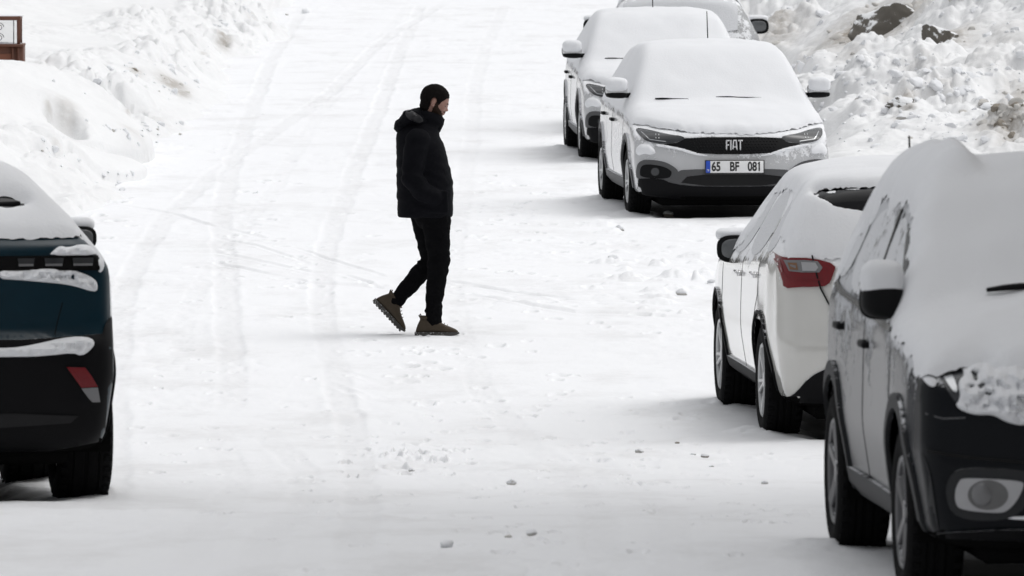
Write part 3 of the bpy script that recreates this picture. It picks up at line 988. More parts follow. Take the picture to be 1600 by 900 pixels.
# roughness along the verge where the right bank begins
vg = sstep(2.6, 3.6, Xn) * sstep(80, 90, Yn)
Zn = Zn + vg * (.08 * lumps(Xn / .35, Yn / .7, 92) + .04 * lumps(Xn / .15, Yn / .3, 93))
for px, py, r, d in MARKS:
    x, y = G(px, py)
    s = (np.abs(Yn - y) < 4 * r) & (np.abs(Xn - x) < 3 * r)
    q = np.sqrt(((Xn[s] - x) / (r * .55)) ** 2 + ((Yn[s] - y) / (r * 1.2)) ** 2) + .25 * vnoise(Xn[s] / .05, Yn[s] / .08, 95)
    Zn[s] += -d * np.exp(-np.clip(q, 0, 9) ** 3) + d * .35 * np.exp(-((q - 1.3) / .25) ** 2)
    pk[s] = np.maximum(pk[s], .5 * np.exp(-np.clip(q, 0, 9) ** 3))
for px, py, r, h_ in BUMPS:
    x, y = G(px, py)
    s = (np.abs(Yn - y) < 3 * r) & (np.abs(Xn - x) < 3 * r)
    q = ((Xn[s] - x) / r) ** 2 + ((Yn[s] - y) / (r * .9)) ** 2 + .3 * vnoise(Xn[s] / .04, Yn[s] / .05, 96)
    Zn[s] += .6 * h_ * np.clip(1 - q, 0, 1) ** .8
# beneath and beside the parked cars
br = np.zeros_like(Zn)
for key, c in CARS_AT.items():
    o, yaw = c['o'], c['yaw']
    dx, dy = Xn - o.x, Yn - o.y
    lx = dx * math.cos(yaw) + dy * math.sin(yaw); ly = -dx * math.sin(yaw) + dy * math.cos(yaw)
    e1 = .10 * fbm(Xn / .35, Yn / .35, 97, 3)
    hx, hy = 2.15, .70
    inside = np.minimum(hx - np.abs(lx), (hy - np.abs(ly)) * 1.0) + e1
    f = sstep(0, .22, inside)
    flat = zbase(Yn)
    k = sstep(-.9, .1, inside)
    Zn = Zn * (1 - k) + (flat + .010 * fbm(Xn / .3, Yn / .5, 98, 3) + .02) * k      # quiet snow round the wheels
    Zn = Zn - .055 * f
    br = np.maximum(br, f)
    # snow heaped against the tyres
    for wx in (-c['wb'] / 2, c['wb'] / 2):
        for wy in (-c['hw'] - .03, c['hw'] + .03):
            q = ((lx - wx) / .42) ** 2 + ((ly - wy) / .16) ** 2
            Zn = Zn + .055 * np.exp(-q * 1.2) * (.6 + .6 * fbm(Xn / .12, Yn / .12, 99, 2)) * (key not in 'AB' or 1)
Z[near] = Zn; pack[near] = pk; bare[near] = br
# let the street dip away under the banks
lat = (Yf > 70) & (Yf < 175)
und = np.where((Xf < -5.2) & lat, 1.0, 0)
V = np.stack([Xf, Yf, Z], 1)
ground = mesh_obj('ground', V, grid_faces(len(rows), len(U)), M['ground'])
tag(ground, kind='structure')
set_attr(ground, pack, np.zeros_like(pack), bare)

def bank(name, fn, xs, ys, patches, label_dirt=True):
    X2, Y2 = np.meshgrid(xs, ys)
    X2 = X2.ravel(); Y2 = Y2.ravel()
    h = fn(X2, Y2)
    Zb = ground_z(X2, Y2) + h - .05 * np.exp(-(h / .04) ** 2)
    Zb = np.where(h < .003, Zb - .05, Zb)
    o = mesh_obj(name, np.stack([X2, Y2, Zb], 1), grid_faces(len(ys), len(xs)), M['bank'])
    tag(o, kind='structure')
    set_attr(o, np.zeros_like(h), dirt_shade_at(X2, Y2, patches), np.zeros_like(h))
    return o
bank('snow_bank', bank_left, np.concatenate([np.arange(-60, -12, 2.), np.arange(-12, -8, .2), np.arange(-8, -3.0, .022)]), np.concatenate([np.arange(70, 150, .07), np.arange(150, 400, 2)]), DIRT_SHADE_L)
bank('snow_bank', bank_right, np.concatenate([np.arange(2.9, 8.2, .02), np.arange(8.2, 12, .2), np.arange(12, 60, 2.)]), np.concatenate([np.arange(87, 122, .032), np.arange(122, 170, .4), np.arange(170, 400, 3)]), DIRT_R)

# ---- broken chunks lying on the banks
def chunk_template(seed, sub=3):
    bm = bmesh.new(); bmesh.ops.create_icosphere(bm, subdivisions=sub, radius=1)
    rr = random.Random(seed)
    V = np.array([v.co[:] for v in bm.verts])
    Fc = np.array([[v.index for v in f.verts] for f in bm.faces])
    bm.free()
    for k in range(12):
        n = np.array([rr.gauss(0, 1) for _ in range(3)]); n /= np.linalg.norm(n)
        V = V - np.outer(np.clip(V @ n - rr.uniform(.42, .8), 0, None) * .9, n)
    r = 1 + .26 * fbm(V[:, 0] * 1.9 + seed + V[:, 1], V[:, 2] * 1.9 - V[:, 1], seed, 4, .6)
    return V * r[:, None] * np.array([1, 1, .85]), Fc
TEMPL = [chunk_template(100 + i) for i in range(8)]
def chunk_mesh(name, items, mats):
    vs, fs, mi = [], [], []; off = 0
    for (x, y, z, s, m_) in items:
        V, Fc = TEMPL[RNG.randint(8)]
        a, b, c = RNG.uniform(0, 6.28, 3)
        Rm = np.array(Matrix.Rotation(a, 3, 'Z') @ Matrix.Rotation(b * .2, 3, 'X') @ Matrix.Rotation(c, 3, 'Z'))
        sc = np.array([1, RNG.uniform(.7, 1.1), RNG.uniform(.6, .9)]) * s
        vs.append((V * sc) @ Rm.T + np.array([x, y, z])); fs.append(Fc + off); off += len(V); mi += [m_] * len(Fc)
    return mesh_obj(name, np.concatenate(vs), np.concatenate(fs), None, mats=mats, fmat=mi)
items = []
rr = random.Random(5)
def scatter(n, fx, fy, smin, smax, patches, pdirty):
    for _ in range(n):
        px, py = fx(), fy()
        x, y, z = hit(px, py)
        s = smin + (smax - smin) * rr.random() ** 2.5
        dd = float(dirt_shade_at(np.array([x]), np.array([y]), patches)[0])
        m_ = 2 if dd > .55 and rr.random() < .35 else (1 if dd > .3 or rr.random() < pdirty * .4 else 0)
        items.append((x, y, z - s * .15, s, m_))
scatter(110, lambda: rr.uniform(1200, 1620), lambda: rr.uniform(-10, 150), .025, .13, DIRT_R, .06)
scatter(110, lambda: rr.uniform(1380, 1620), lambda: rr.uniform(110, 225), .02, .11, DIRT_R, .10)
scatter(60, lambda: rr.gauss(1575, 25), lambda: rr.gauss(180, 16), .03, .12, DIRT_R, .5)
scatter(90, lambda: rr.uniform(1230, 1500), lambda: rr.uniform(90, 240), .02, .08, DIRT_R, .08)
for (cx, cy, sx, sy, n) in ((270, 130, 22, 16, 26), (215, 110, 14, 10, 8), (350, 55, 14, 14, 12), (220, 205, 30, 8, 26), (85, 238, 20, 12, 10), (165, 110, 40, 14, 10), (180, 285, 20, 8, 10), (390, 25, 18, 12, 8), (400, 300, 1, 1, 1)):
    scatter(n, lambda: rr.gauss(cx, sx), lambda: rr.gauss(cy, sy), .02, .085, DIRT_SHADE_L, .15)
tag(chunk_mesh('snow_rubble', items, [M['clod'], M['dirty_clod'], M['earth_clod']]), 'loose broken chunks of ploughed snow strewn over both banks', 'snow rubble', kind='stuff')

def stone(name, px, py, s, mat, label, cat, flat=.7, on=None, capped=False, sz=1.0):
    x, y, z = on or hit(px, py, 34)
    V, Fc = chunk_template(int(px * 7 + py), 3)
    V = V * np.array([s, s * 1.0, s * flat])
    o = mesh_obj(name, V, Fc, mat); o.location = (x, y, z + s * flat * .30)
    tag(o, label, cat)
    if capped:
        top = V.copy(); 
        top = top * 1.04; top[:, 2] = np.where(V[:, 2] > 0, V[:, 2] * 1.05 + s * .12, s * .10 + V[:, 2] * .1); 
        mesh_obj('snow_cap', top, Fc, M['snow'], o)
    return o
def boulder(px, py, sx, sz, seed, label, sink=.1, dark=1.0):
    x, y, z = hit(px, py, 60)
    bm = bmesh.new(); bmesh.ops.create_icosphere(bm, subdivisions=5, radius=1)
    V = np.array([v.co[:] for v in bm.verts]); Fc = np.array([[v.index for v in f.verts] for f in bm.faces]); bm.free()
    q = random.Random(seed)
    for k in range(14):
        n = np.array([q.gauss(0, 1) for _ in range(3)]); n /= np.linalg.norm(n)
        V = V - np.outer(np.clip(V @ n - q.uniform(.45, .8), 0, None) * .92, n)
    r = 1 + .22 * fbm(V[:, 0] * 1.9 + seed + V[:, 1], V[:, 2] * 1.9 - V[:, 1], seed, 5, .6)
    V = V * r[:, None] * np.array([sx, sx * .9, sz])
    o = mesh_obj('boulder', V, Fc, M['earth_face']); o.location = (x, y, z - sink)
    tag(o, label, 'boulder')
M['earth_face'] = dusted('frozen earth', (.12, .11, .095), .9, coat=0, dust=.10, up=.75, scale=4, fine=18, snow=(.80, .81, .82))
boulder(1385, 50, .60, .46, 3, 'large dirty brown boulder half buried at the top of the right snow bank')
boulder(1468, 66, .27, .30, 8, 'smaller rounded brown boulder right of the large one in the snow bank', .02)
boulder(1408, 160, .20, .10, 11, 'flat dark earth lump in the snow halfway down the right bank', .03)
for px, py, s, m_, cap, lab in (
        (643, 737, .024, 'dirty_clod', True, 'grey snow clod low left of centre on the foreground snow'),
        (799, 758, .038, 'dirty_clod', True, 'larger grey snow clod alone in the middle of the foreground snow'),
        (831, 838, .034, 'dirty_clod', True, 'dark-sided snow clod near the bottom edge, below the larger middle one'),
        (699, 857, .036, 'clod', True, 'pale rounded snow clod nearest the bottom edge of the picture'),
        (794, 841, .018, 'dirty_clod', False, 'tiny clod just left of the dark-sided clod near the bottom'),
        (1059, 694, .020, 'earth_clod', False, 'small upright dark clod before the white car with the red tail light'),
        (1082, 713, .024, 'earth_clod', True, 'dark clod at the left of the little group before the white car'),
        (1100, 716, .026, 'earth_clod', True, 'dark clod in the middle of the little group before the white car'),
        (1112, 732, .020, 'dirty_clod', True, 'grey clod lowest in the little group before the white car'),
        (1000, 708, .030, 'dirty_clod', True, 'flat snow clod left of the little dark group'),
        (1195, 757, .022, 'dirty_clod', True, 'grey clod on the snow left of the black car rear tyre'),
        (960, 408, .055, 'dirty_clod', True, 'snow clod with a dark left side on the street right of the walking man'),
        (967, 361, .060, 'dirty_clod', True, 'grey clod at the right end of the lumpy snow before the silver car'),
        (1045, 338, .060, 'earth_clod', True, 'snow-topped dark clod just in front of the parked car bumper'),
        (1065, 462, .055, 'dirty_clod', True, 'rounded clod lowest among the lumps left of the white car mirror'),
        (1112, 444, .055, 'clod', True, 'pale clod right among the lumps left of the white car mirror'),
        (448, 24, .035, 'earth_clod', False, 'tiny dark lump far up the snowy street'),
        (477, 21, .12, 'clod', False, 'pale snow lump far up the street beside the tiny dark one'),
        (1408, 186, .07, 'dirty_clod', True, 'small grey lump below the flat earth lump on the right bank')):
    stone('snow_clod', px, py, s, M[m_], lab, 'snow clod', .7, capped=cap)

# ------------------------------------------------------------------ cars
def common(root, body, bvh, P, rim_mat, spokes=5, twin=True, arch_mat=None, steer=0, arch_w=.05, sill=True, snow_arch=True):
    for s in (1, -1):
        for ax, st in ((P['axr'], 0), (P['axf'], steer)):
            wheel(root, ax, s * (P['hw'] - .01 - P['tw'] / 2), P, rim_mat, s, spokes, twin, st)
            if arch_mat:
                a1 = math.pi * 1.04; a0 = -math.pi * .04
                panel('wheel_arch_trim', bvh, arch_poly(P, ax, P['rw'] - .004, P['rw'] + arch_w, a0, a1), '+y' if s > 0 else '-y', arch_mat, root, off=.002, thick=.012, rnd=0, res=.04)
        if sill and arch_mat:
            x0 = P['axr'] + P['rw'] + .02; x1 = P['axf'] - P['rw'] - .02
            panel('sill', bvh, [(x0, P['zbot'] + .03), (x1, P['zbot'] + .03), (x1, P['zbot'] + .15), (x0, P['zbot'] + .15)], '+y' if s > 0 else '-y', arch_mat, root, off=.002, thick=.014, rnd=0, res=.05)
    # floor pan and axles, seen dark between the wheels
    bm = bmesh.new()
    rbox(bm, (0, 0, P['zbot'] - .01), (P['xf'] - P['xr'] - .5, 1.3, .10), .03, 1)
    for ax in (P['axr'], P['axf']):
        tube(bm, [(ax, -P['hw'] + .2, P['R']), (ax, P['hw'] - .2, P['R'])], .035, 10)
        rbox(bm, (ax - .15, .35, P['R'] - .06), (.5, .3, .14), .04, 1)
    bm_obj('underbody', bm, M['well'], root)

def seams(root, bvh, lines, sides, mat, w=.006):
    for s in sides:
        for ln in lines:
            strip('door_gap', bvh, ln, '+y' if s > 0 else '-y', w, mat, root, off=.0008, thick=.0008, res=.04, sink=.001)

def stroke_letters(segs_by_letter, mat, parent, name, loc, thick=.012, rot=None):
    """letters built of bars in the (y, z) plane facing +x"""
    for segs in segs_by_letter:
        bm = bmesh.new()
        for (y0, z0, y1, z1, wd) in segs:
            d = Vector((0, y1 - y0, z1 - z0)); L = d.length
            q = Matrix.Rotation(math.atan2(d.z, d.y), 3, 'X')
            rbox(bm, (0, (y0 + y1) / 2, (z0 + z1) / 2), (thick, L, wd), .0015, 1, q)
        o = bm_obj(name, bm, mat, parent); o.location = loc
def text_mesh(s, size, mat, parent, name, loc, rot, sx=1.0, ext=.0008, sp=1.0, bold=0.0):
    cu = bpy.data.curves.new(name, 'FONT'); cu.body = s; cu.size = size; cu.extrude = ext; cu.align_x = 'CENTER'; cu.align_y = 'CENTER'; cu.space_character = sp
    cu.offset = bold
    o = bpy.data.objects.new(name, cu); COL.objects.link(o)
    me = evaluated(o); bpy.data.objects.remove(o)
    me.materials.clear(); me.materials.append(mat)
    for v in me.vertices: v.co.x *= sx
    o = bpy.data.objects.new(name, me); COL.objects.link(o); o.parent = parent
    o.location = loc; o.rotation_euler = rot
    return o

# ---- the white hatchbacks that face us
def fiat(key, paint, label, full=True, seed=1):
    P = dict(hw=.895, R=.322, tw=.205, rw=.372, axr=-1.32, axf=1.32, wbs=2.64, xr=-2.20, xf=2.19, zbot=.19, crown=.035, wm=1.012, ws=.965, zmid=.52, kf=.22, kr=.15, rc=.07,
             ztop=[(-2.2, 1.38), (-1.6, 1.42), (-.9, 1.475), (-.1, 1.49), (.28, 1.45), (.40, 1.41), (1.02, 1.00), (1.10, .975), (1.5, .93), (1.9, .865), (2.1, .815), (2.19, .79)],
             zb=[(-2.2, .95), (-1, .945), (1, .90), (1.6, .84), (2.0, .79), (2.19, .75)],
             wb=[(-2.2, .80), (-1.5, .87), (0, .885), (1.3, .885), (1.8, .878), (2.05, .872), (2.19, .86)],
             wt=[(-2.2, .56), (-1.5, .58), (0, .625), (.35, .65), (.98, .76), (1.1, .78), (1.5, .76), (2.1, .72), (2.19, .72)],
             xfz=[(.19, 2.10), (.26, 2.17), (.34, 2.19), (.5, 2.19), (.6, 2.175), (.68, 2.14), (.78, 2.08)],
             xrz=[(.2, -2.12), (.35, -2.2), (.6, -2.2), (.9, -2.13), (1.0, -2.08), (1.38, -1.75), (1.5, -1.65)])
    root, body, bvh = car_base(key, P, paint, label, 'car', 'white hatchbacks facing the camera')
    common(root, body, bvh, P, M['alloy'], 5, True, M['cladding'], arch_w=.055)
    side_windows(root, bvh, P, [[(-.10, .96), (.90, .94), (.46, 1.29), (-.08, 1.38)], [(-1.10, .97), (-.16, .96), (-.14, 1.40), (-.95, 1.38)], [(-1.55, 1.00), (-1.18, .99), (-1.02, 1.36), (-1.2, 1.34)]], M['frost_glass'])
    panel('windscreen', bvh, [(.42, -.56), (1.0, -.70), (1.06, 0), (1.0, .70), (.42, .56), (.38, 0)], '+z', M['glass'], root, off=.002, thick=.003, res=.06, rnd=1)
    seams(root, bvh, [[(.98, .86), (.96, .6), (.92, .36)], [(-.13, .95), (-.13, .36)]], (-1, 1), M['plastic'])
    for s in (1, -1):
        handle(root, bvh, .00, .83, s, M['plastic']); handle(root, bvh, -.98, .85, s, M['plastic'])
        mirror(root, .72, s * .925, 1.125, s, M['paint_white'], w=.20, h=.145, d=.09, snow=.035)
    # nose
    def sym(poly): return [poly, mirror_y(poly)]
    HL = [(-.845, .822), (-.726, .806), (-.572, .770), (-.44, .757), (-.436, .72), (-.572, .69), (-.669, .690), (-.766, .706), (-.83, .762)]
    for s, hl in zip((-1, 1), sym(HL)):
        h = panel('headlight', bvh, hl, '+x', M['lamp_glass'], root, off=.004, thick=.008, rnd=2, res=.03)
        cx = s * .60
        strip('light_strip', bvh, [(s * .80, .79), (s * .74, .725), (s * .60, .708)], '+x', .007, M['reflector'], h, off=.012, thick=.002, res=.03)
        for q in (.655, .68):
            strip('light_strip', bvh, [(s * q, .775), (s * (q + .004), .735)], '+x', .006, M['reflector'], h, off=.012, thick=.002, res=.03)
    gr = [(-.45, .748), (.45, .748), (.47, .70), (.63, .684), (.60, .664), (.46, .643), (.30, .598), (-.30, .598), (-.46, .643), (-.6, .664), (-.63, .684), (-.47, .70)]
    g = panel('grille', bvh, gr, '+x', M['gloss_black'], root, off=.002, thick=.006, rnd=1, res=.03)
    bm = bmesh.new()                                              # fine mesh of the grille
    for r_ in range(6):
        for c_ in range(-15, 16):
            z = .612 + r_ * .024; y = c_ * .03 + (r_ % 2) * .015
            if abs(y) > .40 - abs(z - .70) * .5: continue
            hh = bvh.ray_cast(Vector((6, y, z)), Vector((-1, 0, 0)))[0]
            if hh: rbox(bm, hh + Vector((.010, 0, 0)), (.006, .016, .012), .004, 1)
    bm_obj('grille_mesh', bm, M['plastic'], g)
    lg = [(-.50, .318), (-.395, .425), (.395, .425), (.50, .318)]
    panel('bumper_trim', bvh, [(-.60, .30), (-.53, .455), (-.30, .468), (.30, .468), (.53, .455), (.60, .30)], '+x', M['cladding'], root, off=.002, thick=.012, rnd=1, res=.04)
    panel('lower_grille', bvh, lg, '+x', M['gloss_black'], root, off=.012, thick=.006, rnd=1, res=.04)
    panel('lower_bumper', bvh, [(-.87, .185), (.87, .185), (.885, .375), (.66, .385), (.54, .33), (.3, .31), (-.3, .31), (-.54, .33), (-.66, .385), (-.885, .375)], '+x', M['cladding_black'], root, off=.003, thick=.016, rnd=1, res=.04)
    FP = [(-.85, .35), (-.862, .44), (-.845, .525), (-.78, .552), (-.62, .535), (-.52, .478), (-.49, .43), (-.55, .34)]
    FI = [(-.825, .385), (-.832, .44), (-.818, .492), (-.76, .508), (-.63, .490), (-.56, .452), (-.555, .42), (-.585, .375)]
    for s, a, b in zip((-1, 1), sym(FP), sym(FI)):
        panel('fog_pocket_trim', bvh, a, '+x', M['cladding'], root, off=.002, thick=.013, rnd=2, res=.03)
        f = panel('fog_pocket', bvh, b, '+x', M['plastic'], root, off=.013, thick=.005, rnd=2, res=.03)
        ci = [(s * .70 + .036 * math.cos(t), .440 + .036 * math.sin(t)) for t in np.linspace(0, 2 * math.pi, 20, endpoint=False)]
        panel('fog_lamp', bvh, ci, '+x', M['lamp_glass'], f, off=.016, thick=.006, rnd=0, res=.02)
        panel('snow_patch', bvh, [(s * .845, .665), (s * .80, .69), (s * .74, .678), (s * .70, .64), (s * .69, .60), (s * .74, .585), (s * .79, .60), (s * .84, .575), (s * .865, .61)][::1 if s > 0 else -1], '+x', M['snow'], root, off=.0, thick=.003, dome=.022, lump=.012, rnd=2, res=.015, seed=3 + s)
        panel('snow_patch', bvh, [(s * .69, .665), (s * .60, .652), (s * .48, .632), (s * .36, .592), (s * .24, .578), (s * .24, .592), (s * .33, .61), (s * .46, .652), (s * .60, .678), (s * .69, .690)][::1 if s > 0 else -1], '+x', M['snow'], root, off=.0, thick=.006, dome=.012, lump=.006, rnd=1, res=.015, seed=13 + s)
    if full:
        # number plate
        hx = bvh.ray_cast(Vector((6, 0, .48)), Vector((-1, 0, 0)))[0].x + .022
        pr = empty('plate_anchor')
        bm = bmesh.new(); rbox(bm, (0, 0, 0), (.012, .535, .130), .006, 2)
        pl = bm_obj('number_plate', bm, M['plate_black'], root); pl.location = (hx, .0, .483)
        bpy.data.objects.remove(pr)
        bm = bmesh.new(); rbox(bm, (.007, .020, .004), (.003, .475, .106), .002, 1); bm_obj('plate_face', bm, M['plate_white'], pl)
        bm = bmesh.new(); rbox(bm, (.007, -.238, .004), (.003, .040, .106), .002, 1); bm_obj('plate_band', bm, M['plate_blue'], pl)
        R90 = (math.pi / 2, 0, math.pi / 2)
        text_mesh('65', .112, M['plate_black'], pl, 'plate_letters', (.0092, -.167, .003), R90, .74, bold=.0035)
        text_mesh('BF', .112, M['plate_black'], pl, 'plate_letters', (.0092, -.003, .003), R90, .74, bold=.0035)
        text_mesh('081', .112, M['plate_black'], pl, 'plate_letters', (.0092, .178, .003), R90, .74, bold=.0035)
        stroke_letters([[(.2065, .0265, .2185, .0385, .0085)]], M['plate_black'], pl, 'plate_letters', (.0092, 0, .003), .0016)
        text_mesh('TR', .024, M['plate_white'], pl, 'plate_letters', (.0092, -.238, -.028), R90, .8)
        # the maker's letters
        w_ = .0115
        Z0, Z1 = -.048, .048
        w_ = .0115
        Lt = [[(-.068, Z0, -.068, Z1, w_), (-.072, Z1 - .005, -.040, Z1 - .005, w_), (-.068, .004, -.044, .004, w_)],
              [(-.029, Z0, -.029, Z1, w_)],
              [(-.012, Z0, -.004, Z1, w_), (.026, Z0, .018, Z1, w_), (-.006, Z1 - .004, .020, Z1 - .004, w_), (-.008, -.014, .022, -.014, w_ * .8)],
              [(.056, Z0, .056, Z1, w_), (.035, Z1 - .005, .078, Z1 - .005, w_)]]
        gx = bvh.ray_cast(Vector((6, 0, .672)), Vector((-1, 0, 0)))[0].x + .022
        bm = bmesh.new(); rbox(bm, (gx - .010, .0, .655), (.012, .15, .125), .012, 2); bg_ = bm_obj('badge_plinth', bm, M['gloss_black'], root)
        stroke_letters(Lt, M['badge_silver'], bg_, 'badge_letter', (gx - .001, 0, .676), .008)
    def ex(X, Y, H, nz):
        return ((X > 1.6) & (H < .765 + .012 * nz + .075 * (np.abs(Y) / .8) ** 2))
    snow_cover('snow_layer', bvh, P, root, T=.065, nzmin=.36, excl=ex, seed=seed, rim=.09, mask_noise=.08, blur=6)
    wiper(root, bvh, (1.02, -.60), (1.07, -.30), z_up=.070); wiper(root, bvh, (1.04, -.05), (1.04, .36), z_up=.070)
    antenna(root, bvh, -1.35 if full else -.6, .12 if full else -.0, .34, .35)
    return root, bvh, P

M['paint_white'] = dusted('white paint', (.47, .475, .485), .25, coat=.5, dust=.24, up=.8)
M['paint_white_warm'] = dusted('warm white paint', (.56, .555, .53), .16, coat=.9, dust=.20, up=.9, scale=5, lo=(.3, 1.0))
fiat('A', M['paint_white'], 'white hatchback with number plate 65 BF 081, buried in snow, facing the camera', True, 1)
fiat('B', M['paint_white'], 'white snow-covered car parked directly behind the one with plate 65 BF 081', False, 5)

# ---- the SUVs that show their tails
def tail_suv(key, paint, label, group=None, seed=2, frosted=False):
    P = dict(hw=.905, R=.345, tw=.225, rw=.392, axr=-1.325, axf=1.325, wbs=2.65, xr=-2.19, xf=2.20, zbot=.21, crown=.07, wm=1.012, ws=.95, zmid=.60, kf=.22, kr=.24, rc=.11, round=5,
             ztop=[(-2.19, 1.53), (-1.6, 1.555), (-.9, 1.585), (0, 1.575), (.35, 1.53), (1.02, 1.09), (1.12, 1.06), (1.6, .99), (2.05, .90), (2.2, .84)],
             zb=[(-2.19, 1.10), (-1.6, 1.09), (-.8, 1.05), (1, .98), (1.6, .92), (2.2, .80)],
             wb=[(-2.19, .845), (-1.7, .885), (-1.2, .90), (0, .895), (1.3, .90), (2.0, .87), (2.2, .80)],
             wt=[(-2.19, .64), (-1.5, .64), (0, .60), (.35, .60), (1.02, .74), (1.5, .76), (2.2, .66)],
             xfz=[(.2, 2.1), (.35, 2.2), (.6, 2.2), (.85, 2.1)],
             xrz=[(.21, -2.08), (.34, -2.15), (.5, -2.19), (.62, -2.19), (.70, -2.16), (.9, -2.13), (1.05, -2.09), (1.12, -2.04), (1.49, -1.83), (1.53, -1.81), (1.58, -1.76)])
    root, body, bvh = car_base(key, P, paint, label, 'car', group)
    common(root, body, bvh, P, M['alloy'], 5, True, M['cladding_black'], arch_w=.018)
    side_windows(root, bvh, P, [[(-.15, 1.04), (.86, 1.02), (.45, 1.33), (.3, 1.42), (-.12, 1.46)], [(-1.18, 1.08), (-.21, 1.05), (-.19, 1.46), (-1.0, 1.44)], [(-1.70, 1.14), (-1.26, 1.10), (-1.1, 1.45), (-1.3, 1.43)]], M['frost_glass'])
    panel('windscreen', bvh, [(.40, -.58), (1.0, -.72), (1.06, 0), (1.0, .72), (.40, .58), (.36, 0)], '+z', M['glass'], root, off=.002, thick=.003, res=.06, rnd=1)
    panel('rear_window', bvh, [(-.63, 1.12), (.63, 1.12), (.64, 1.30), (.635, 1.43), (.60, 1.50), (.45, 1.525), (0, 1.535), (-.45, 1.525), (-.60, 1.50), (-.635, 1.43), (-.64, 1.30)], '-x', M['frost_glass'] if frosted else M['glass'], root, off=.009, thick=.004, res=.02, rnd=1)
    seams(root, bvh, [[(1.0, .95), (.98, .6), (.93, .36)], [(-.18, 1.03), (-.17, .36)], [(-1.22, 1.07), (-1.20, .85), (-1.02, .72), (-.93, .55)]], (-1, 1), M['plastic'])
    for s in (1, -1):
        handle(root, bvh, -.02, .92, s, M['chrome']); handle(root, bvh, -1.03, .96, s, M['chrome'])
        mirror(root, .72, s * (.93 if frosted else .845), 1.135 if frosted else 1.035, s, M['plastic'], w=.235, h=.165, d=.10, snow=.004, low=.50, fwd=.65)
        TL = [(.870, 1.145), (.845, 1.118), (.824, 1.106), (.794, 1.104), (.652, 1.104), (.52, 1.070), (.54, 1.01), (.569, .945), (.652, .936), (.74, .934), (.820, .922), (.828, .985), (.862, 1.10)]
        IN = [(.815, 1.088), (.70, 1.092), (.625, 1.086), (.60, 1.05), (.62, 1.022), (.72, 1.020), (.79, 1.026)]
        AM = [(.795, 1.075), (.745, 1.075), (.74, 1.034), (.785, 1.036)]
        f = (lambda p: p) if s > 0 else mirror_y
        if frosted: continue
        t_ = panel('tail_light', bvh, f(TL), '-x', M['red_lamp'], root, off=.004, thick=.012, rnd=1, res=.03)
        panel('clear_lens', bvh, f(IN), '-x', M['clear_lamp'], t_, off=.016, thick=.004, rnd=0, res=.03)
        panel('amber_lens', bvh, f(AM), '-x', M['amber_lamp'], t_, off=.021, thick=.003, rnd=0, res=.03)
        panel('reversing_lens', bvh, f([(.72, 1.08), (.64, 1.078), (.625, 1.05), (.64, 1.03), (.715, 1.03)]), '-x', M['silver'], t_, off=.021, thick=.003, rnd=0, res=.03)
        strip('tailgate_gap', bvh, f([(.655, 1.12), (.645, 1.05), (.615, .93), (.56, .82)]), '-x', .008, M['plastic'], root, off=.0185, thick=.001, res=.03, sink=.018)
        strip('light_guide', bvh, f([(.838, 1.09), (.825, 1.02), (.80, .985), (.70, .978), (.60, .98)]), '-x', .010, M['red_lamp'], t_, off=.017, thick=.004, res=.03)
    panel('lower_bumper', bvh, [(-.93, .20), (.93, .20), (.90, .235), (.83, .238), (.76, .30), (.68, .41), (.58, .465), (.45, .475), (-.45, .475), (-.58, .465), (-.68, .41), (-.76, .30), (-.83, .238), (-.90, .235)], '-x', M['cladding_black'], root, off=.002, thick=.016, rnd=1, res=.04)
    bm = bmesh.new(); rbox(bm, (-2.165, 0, .80), (.02, .535, .125), .006, 2); bm_obj('number_plate', bm, M['plate_white'], root)
    def ex(X, Y, H, nz):
        # the rear window shows black under the roof spoiler; nothing clings below the lamps
        if frosted: return (X < -1.5) & (H < 1.50)
        gap = (X < -1.6) & (H > 1.385 + .07 * (np.abs(Y) / .62) ** 5) & (H < 1.510 - .035 * (np.abs(Y) / .6) ** 3) & (np.abs(Y) < .62)
        low = (X < -1.9) & (H < 1.092 + .02 * nz)
        return gap | low
    snow_cover('snow_layer', bvh, P, root, T=.065, nzmin=lambda X, Y: np.where((X < -1.45) & (np.abs(Y) < .80), .34, .54), excl=ex, seed=seed, rim=.09, mask_noise=.06, blur=6)
    return root, bvh, P
ra, bv, PD = tail_suv('D', M['paint_white_warm'], 'white car seen from behind with a red tail light and snow-filled mirror', seed=8)
M['paint_silver'] = dusted('silver paint', (.30, .305, .31), .3, metal=.6, coat=.6, dust=.15, up=.8)
rc_, bv2, P2 = tail_suv('C', M['paint_silver'], 'snow-covered silver car at the top edge, only its rear and one mirror showing', seed=9, frosted=True)
antenna(rc_, bv2, -1.6, .66 - .2, .18, -.3)
# snow thrown over the wheels of the near white car
for s, x in ((1, 1.325), (1, -1.325)):
    panel('snow_patch', bv, [(x - .30, .03), (x - .15, .10), (x + .02, .16), (x + .12, .30), (x + .18, .34), (x + .2, .2), (x + .34, .06), (x + .36, .02)], '+y', M['snow'], ra, off=-.02, thick=.012, dome=.02, lump=.012, rnd=2, res=.02, seed=5) if x > 0 else None

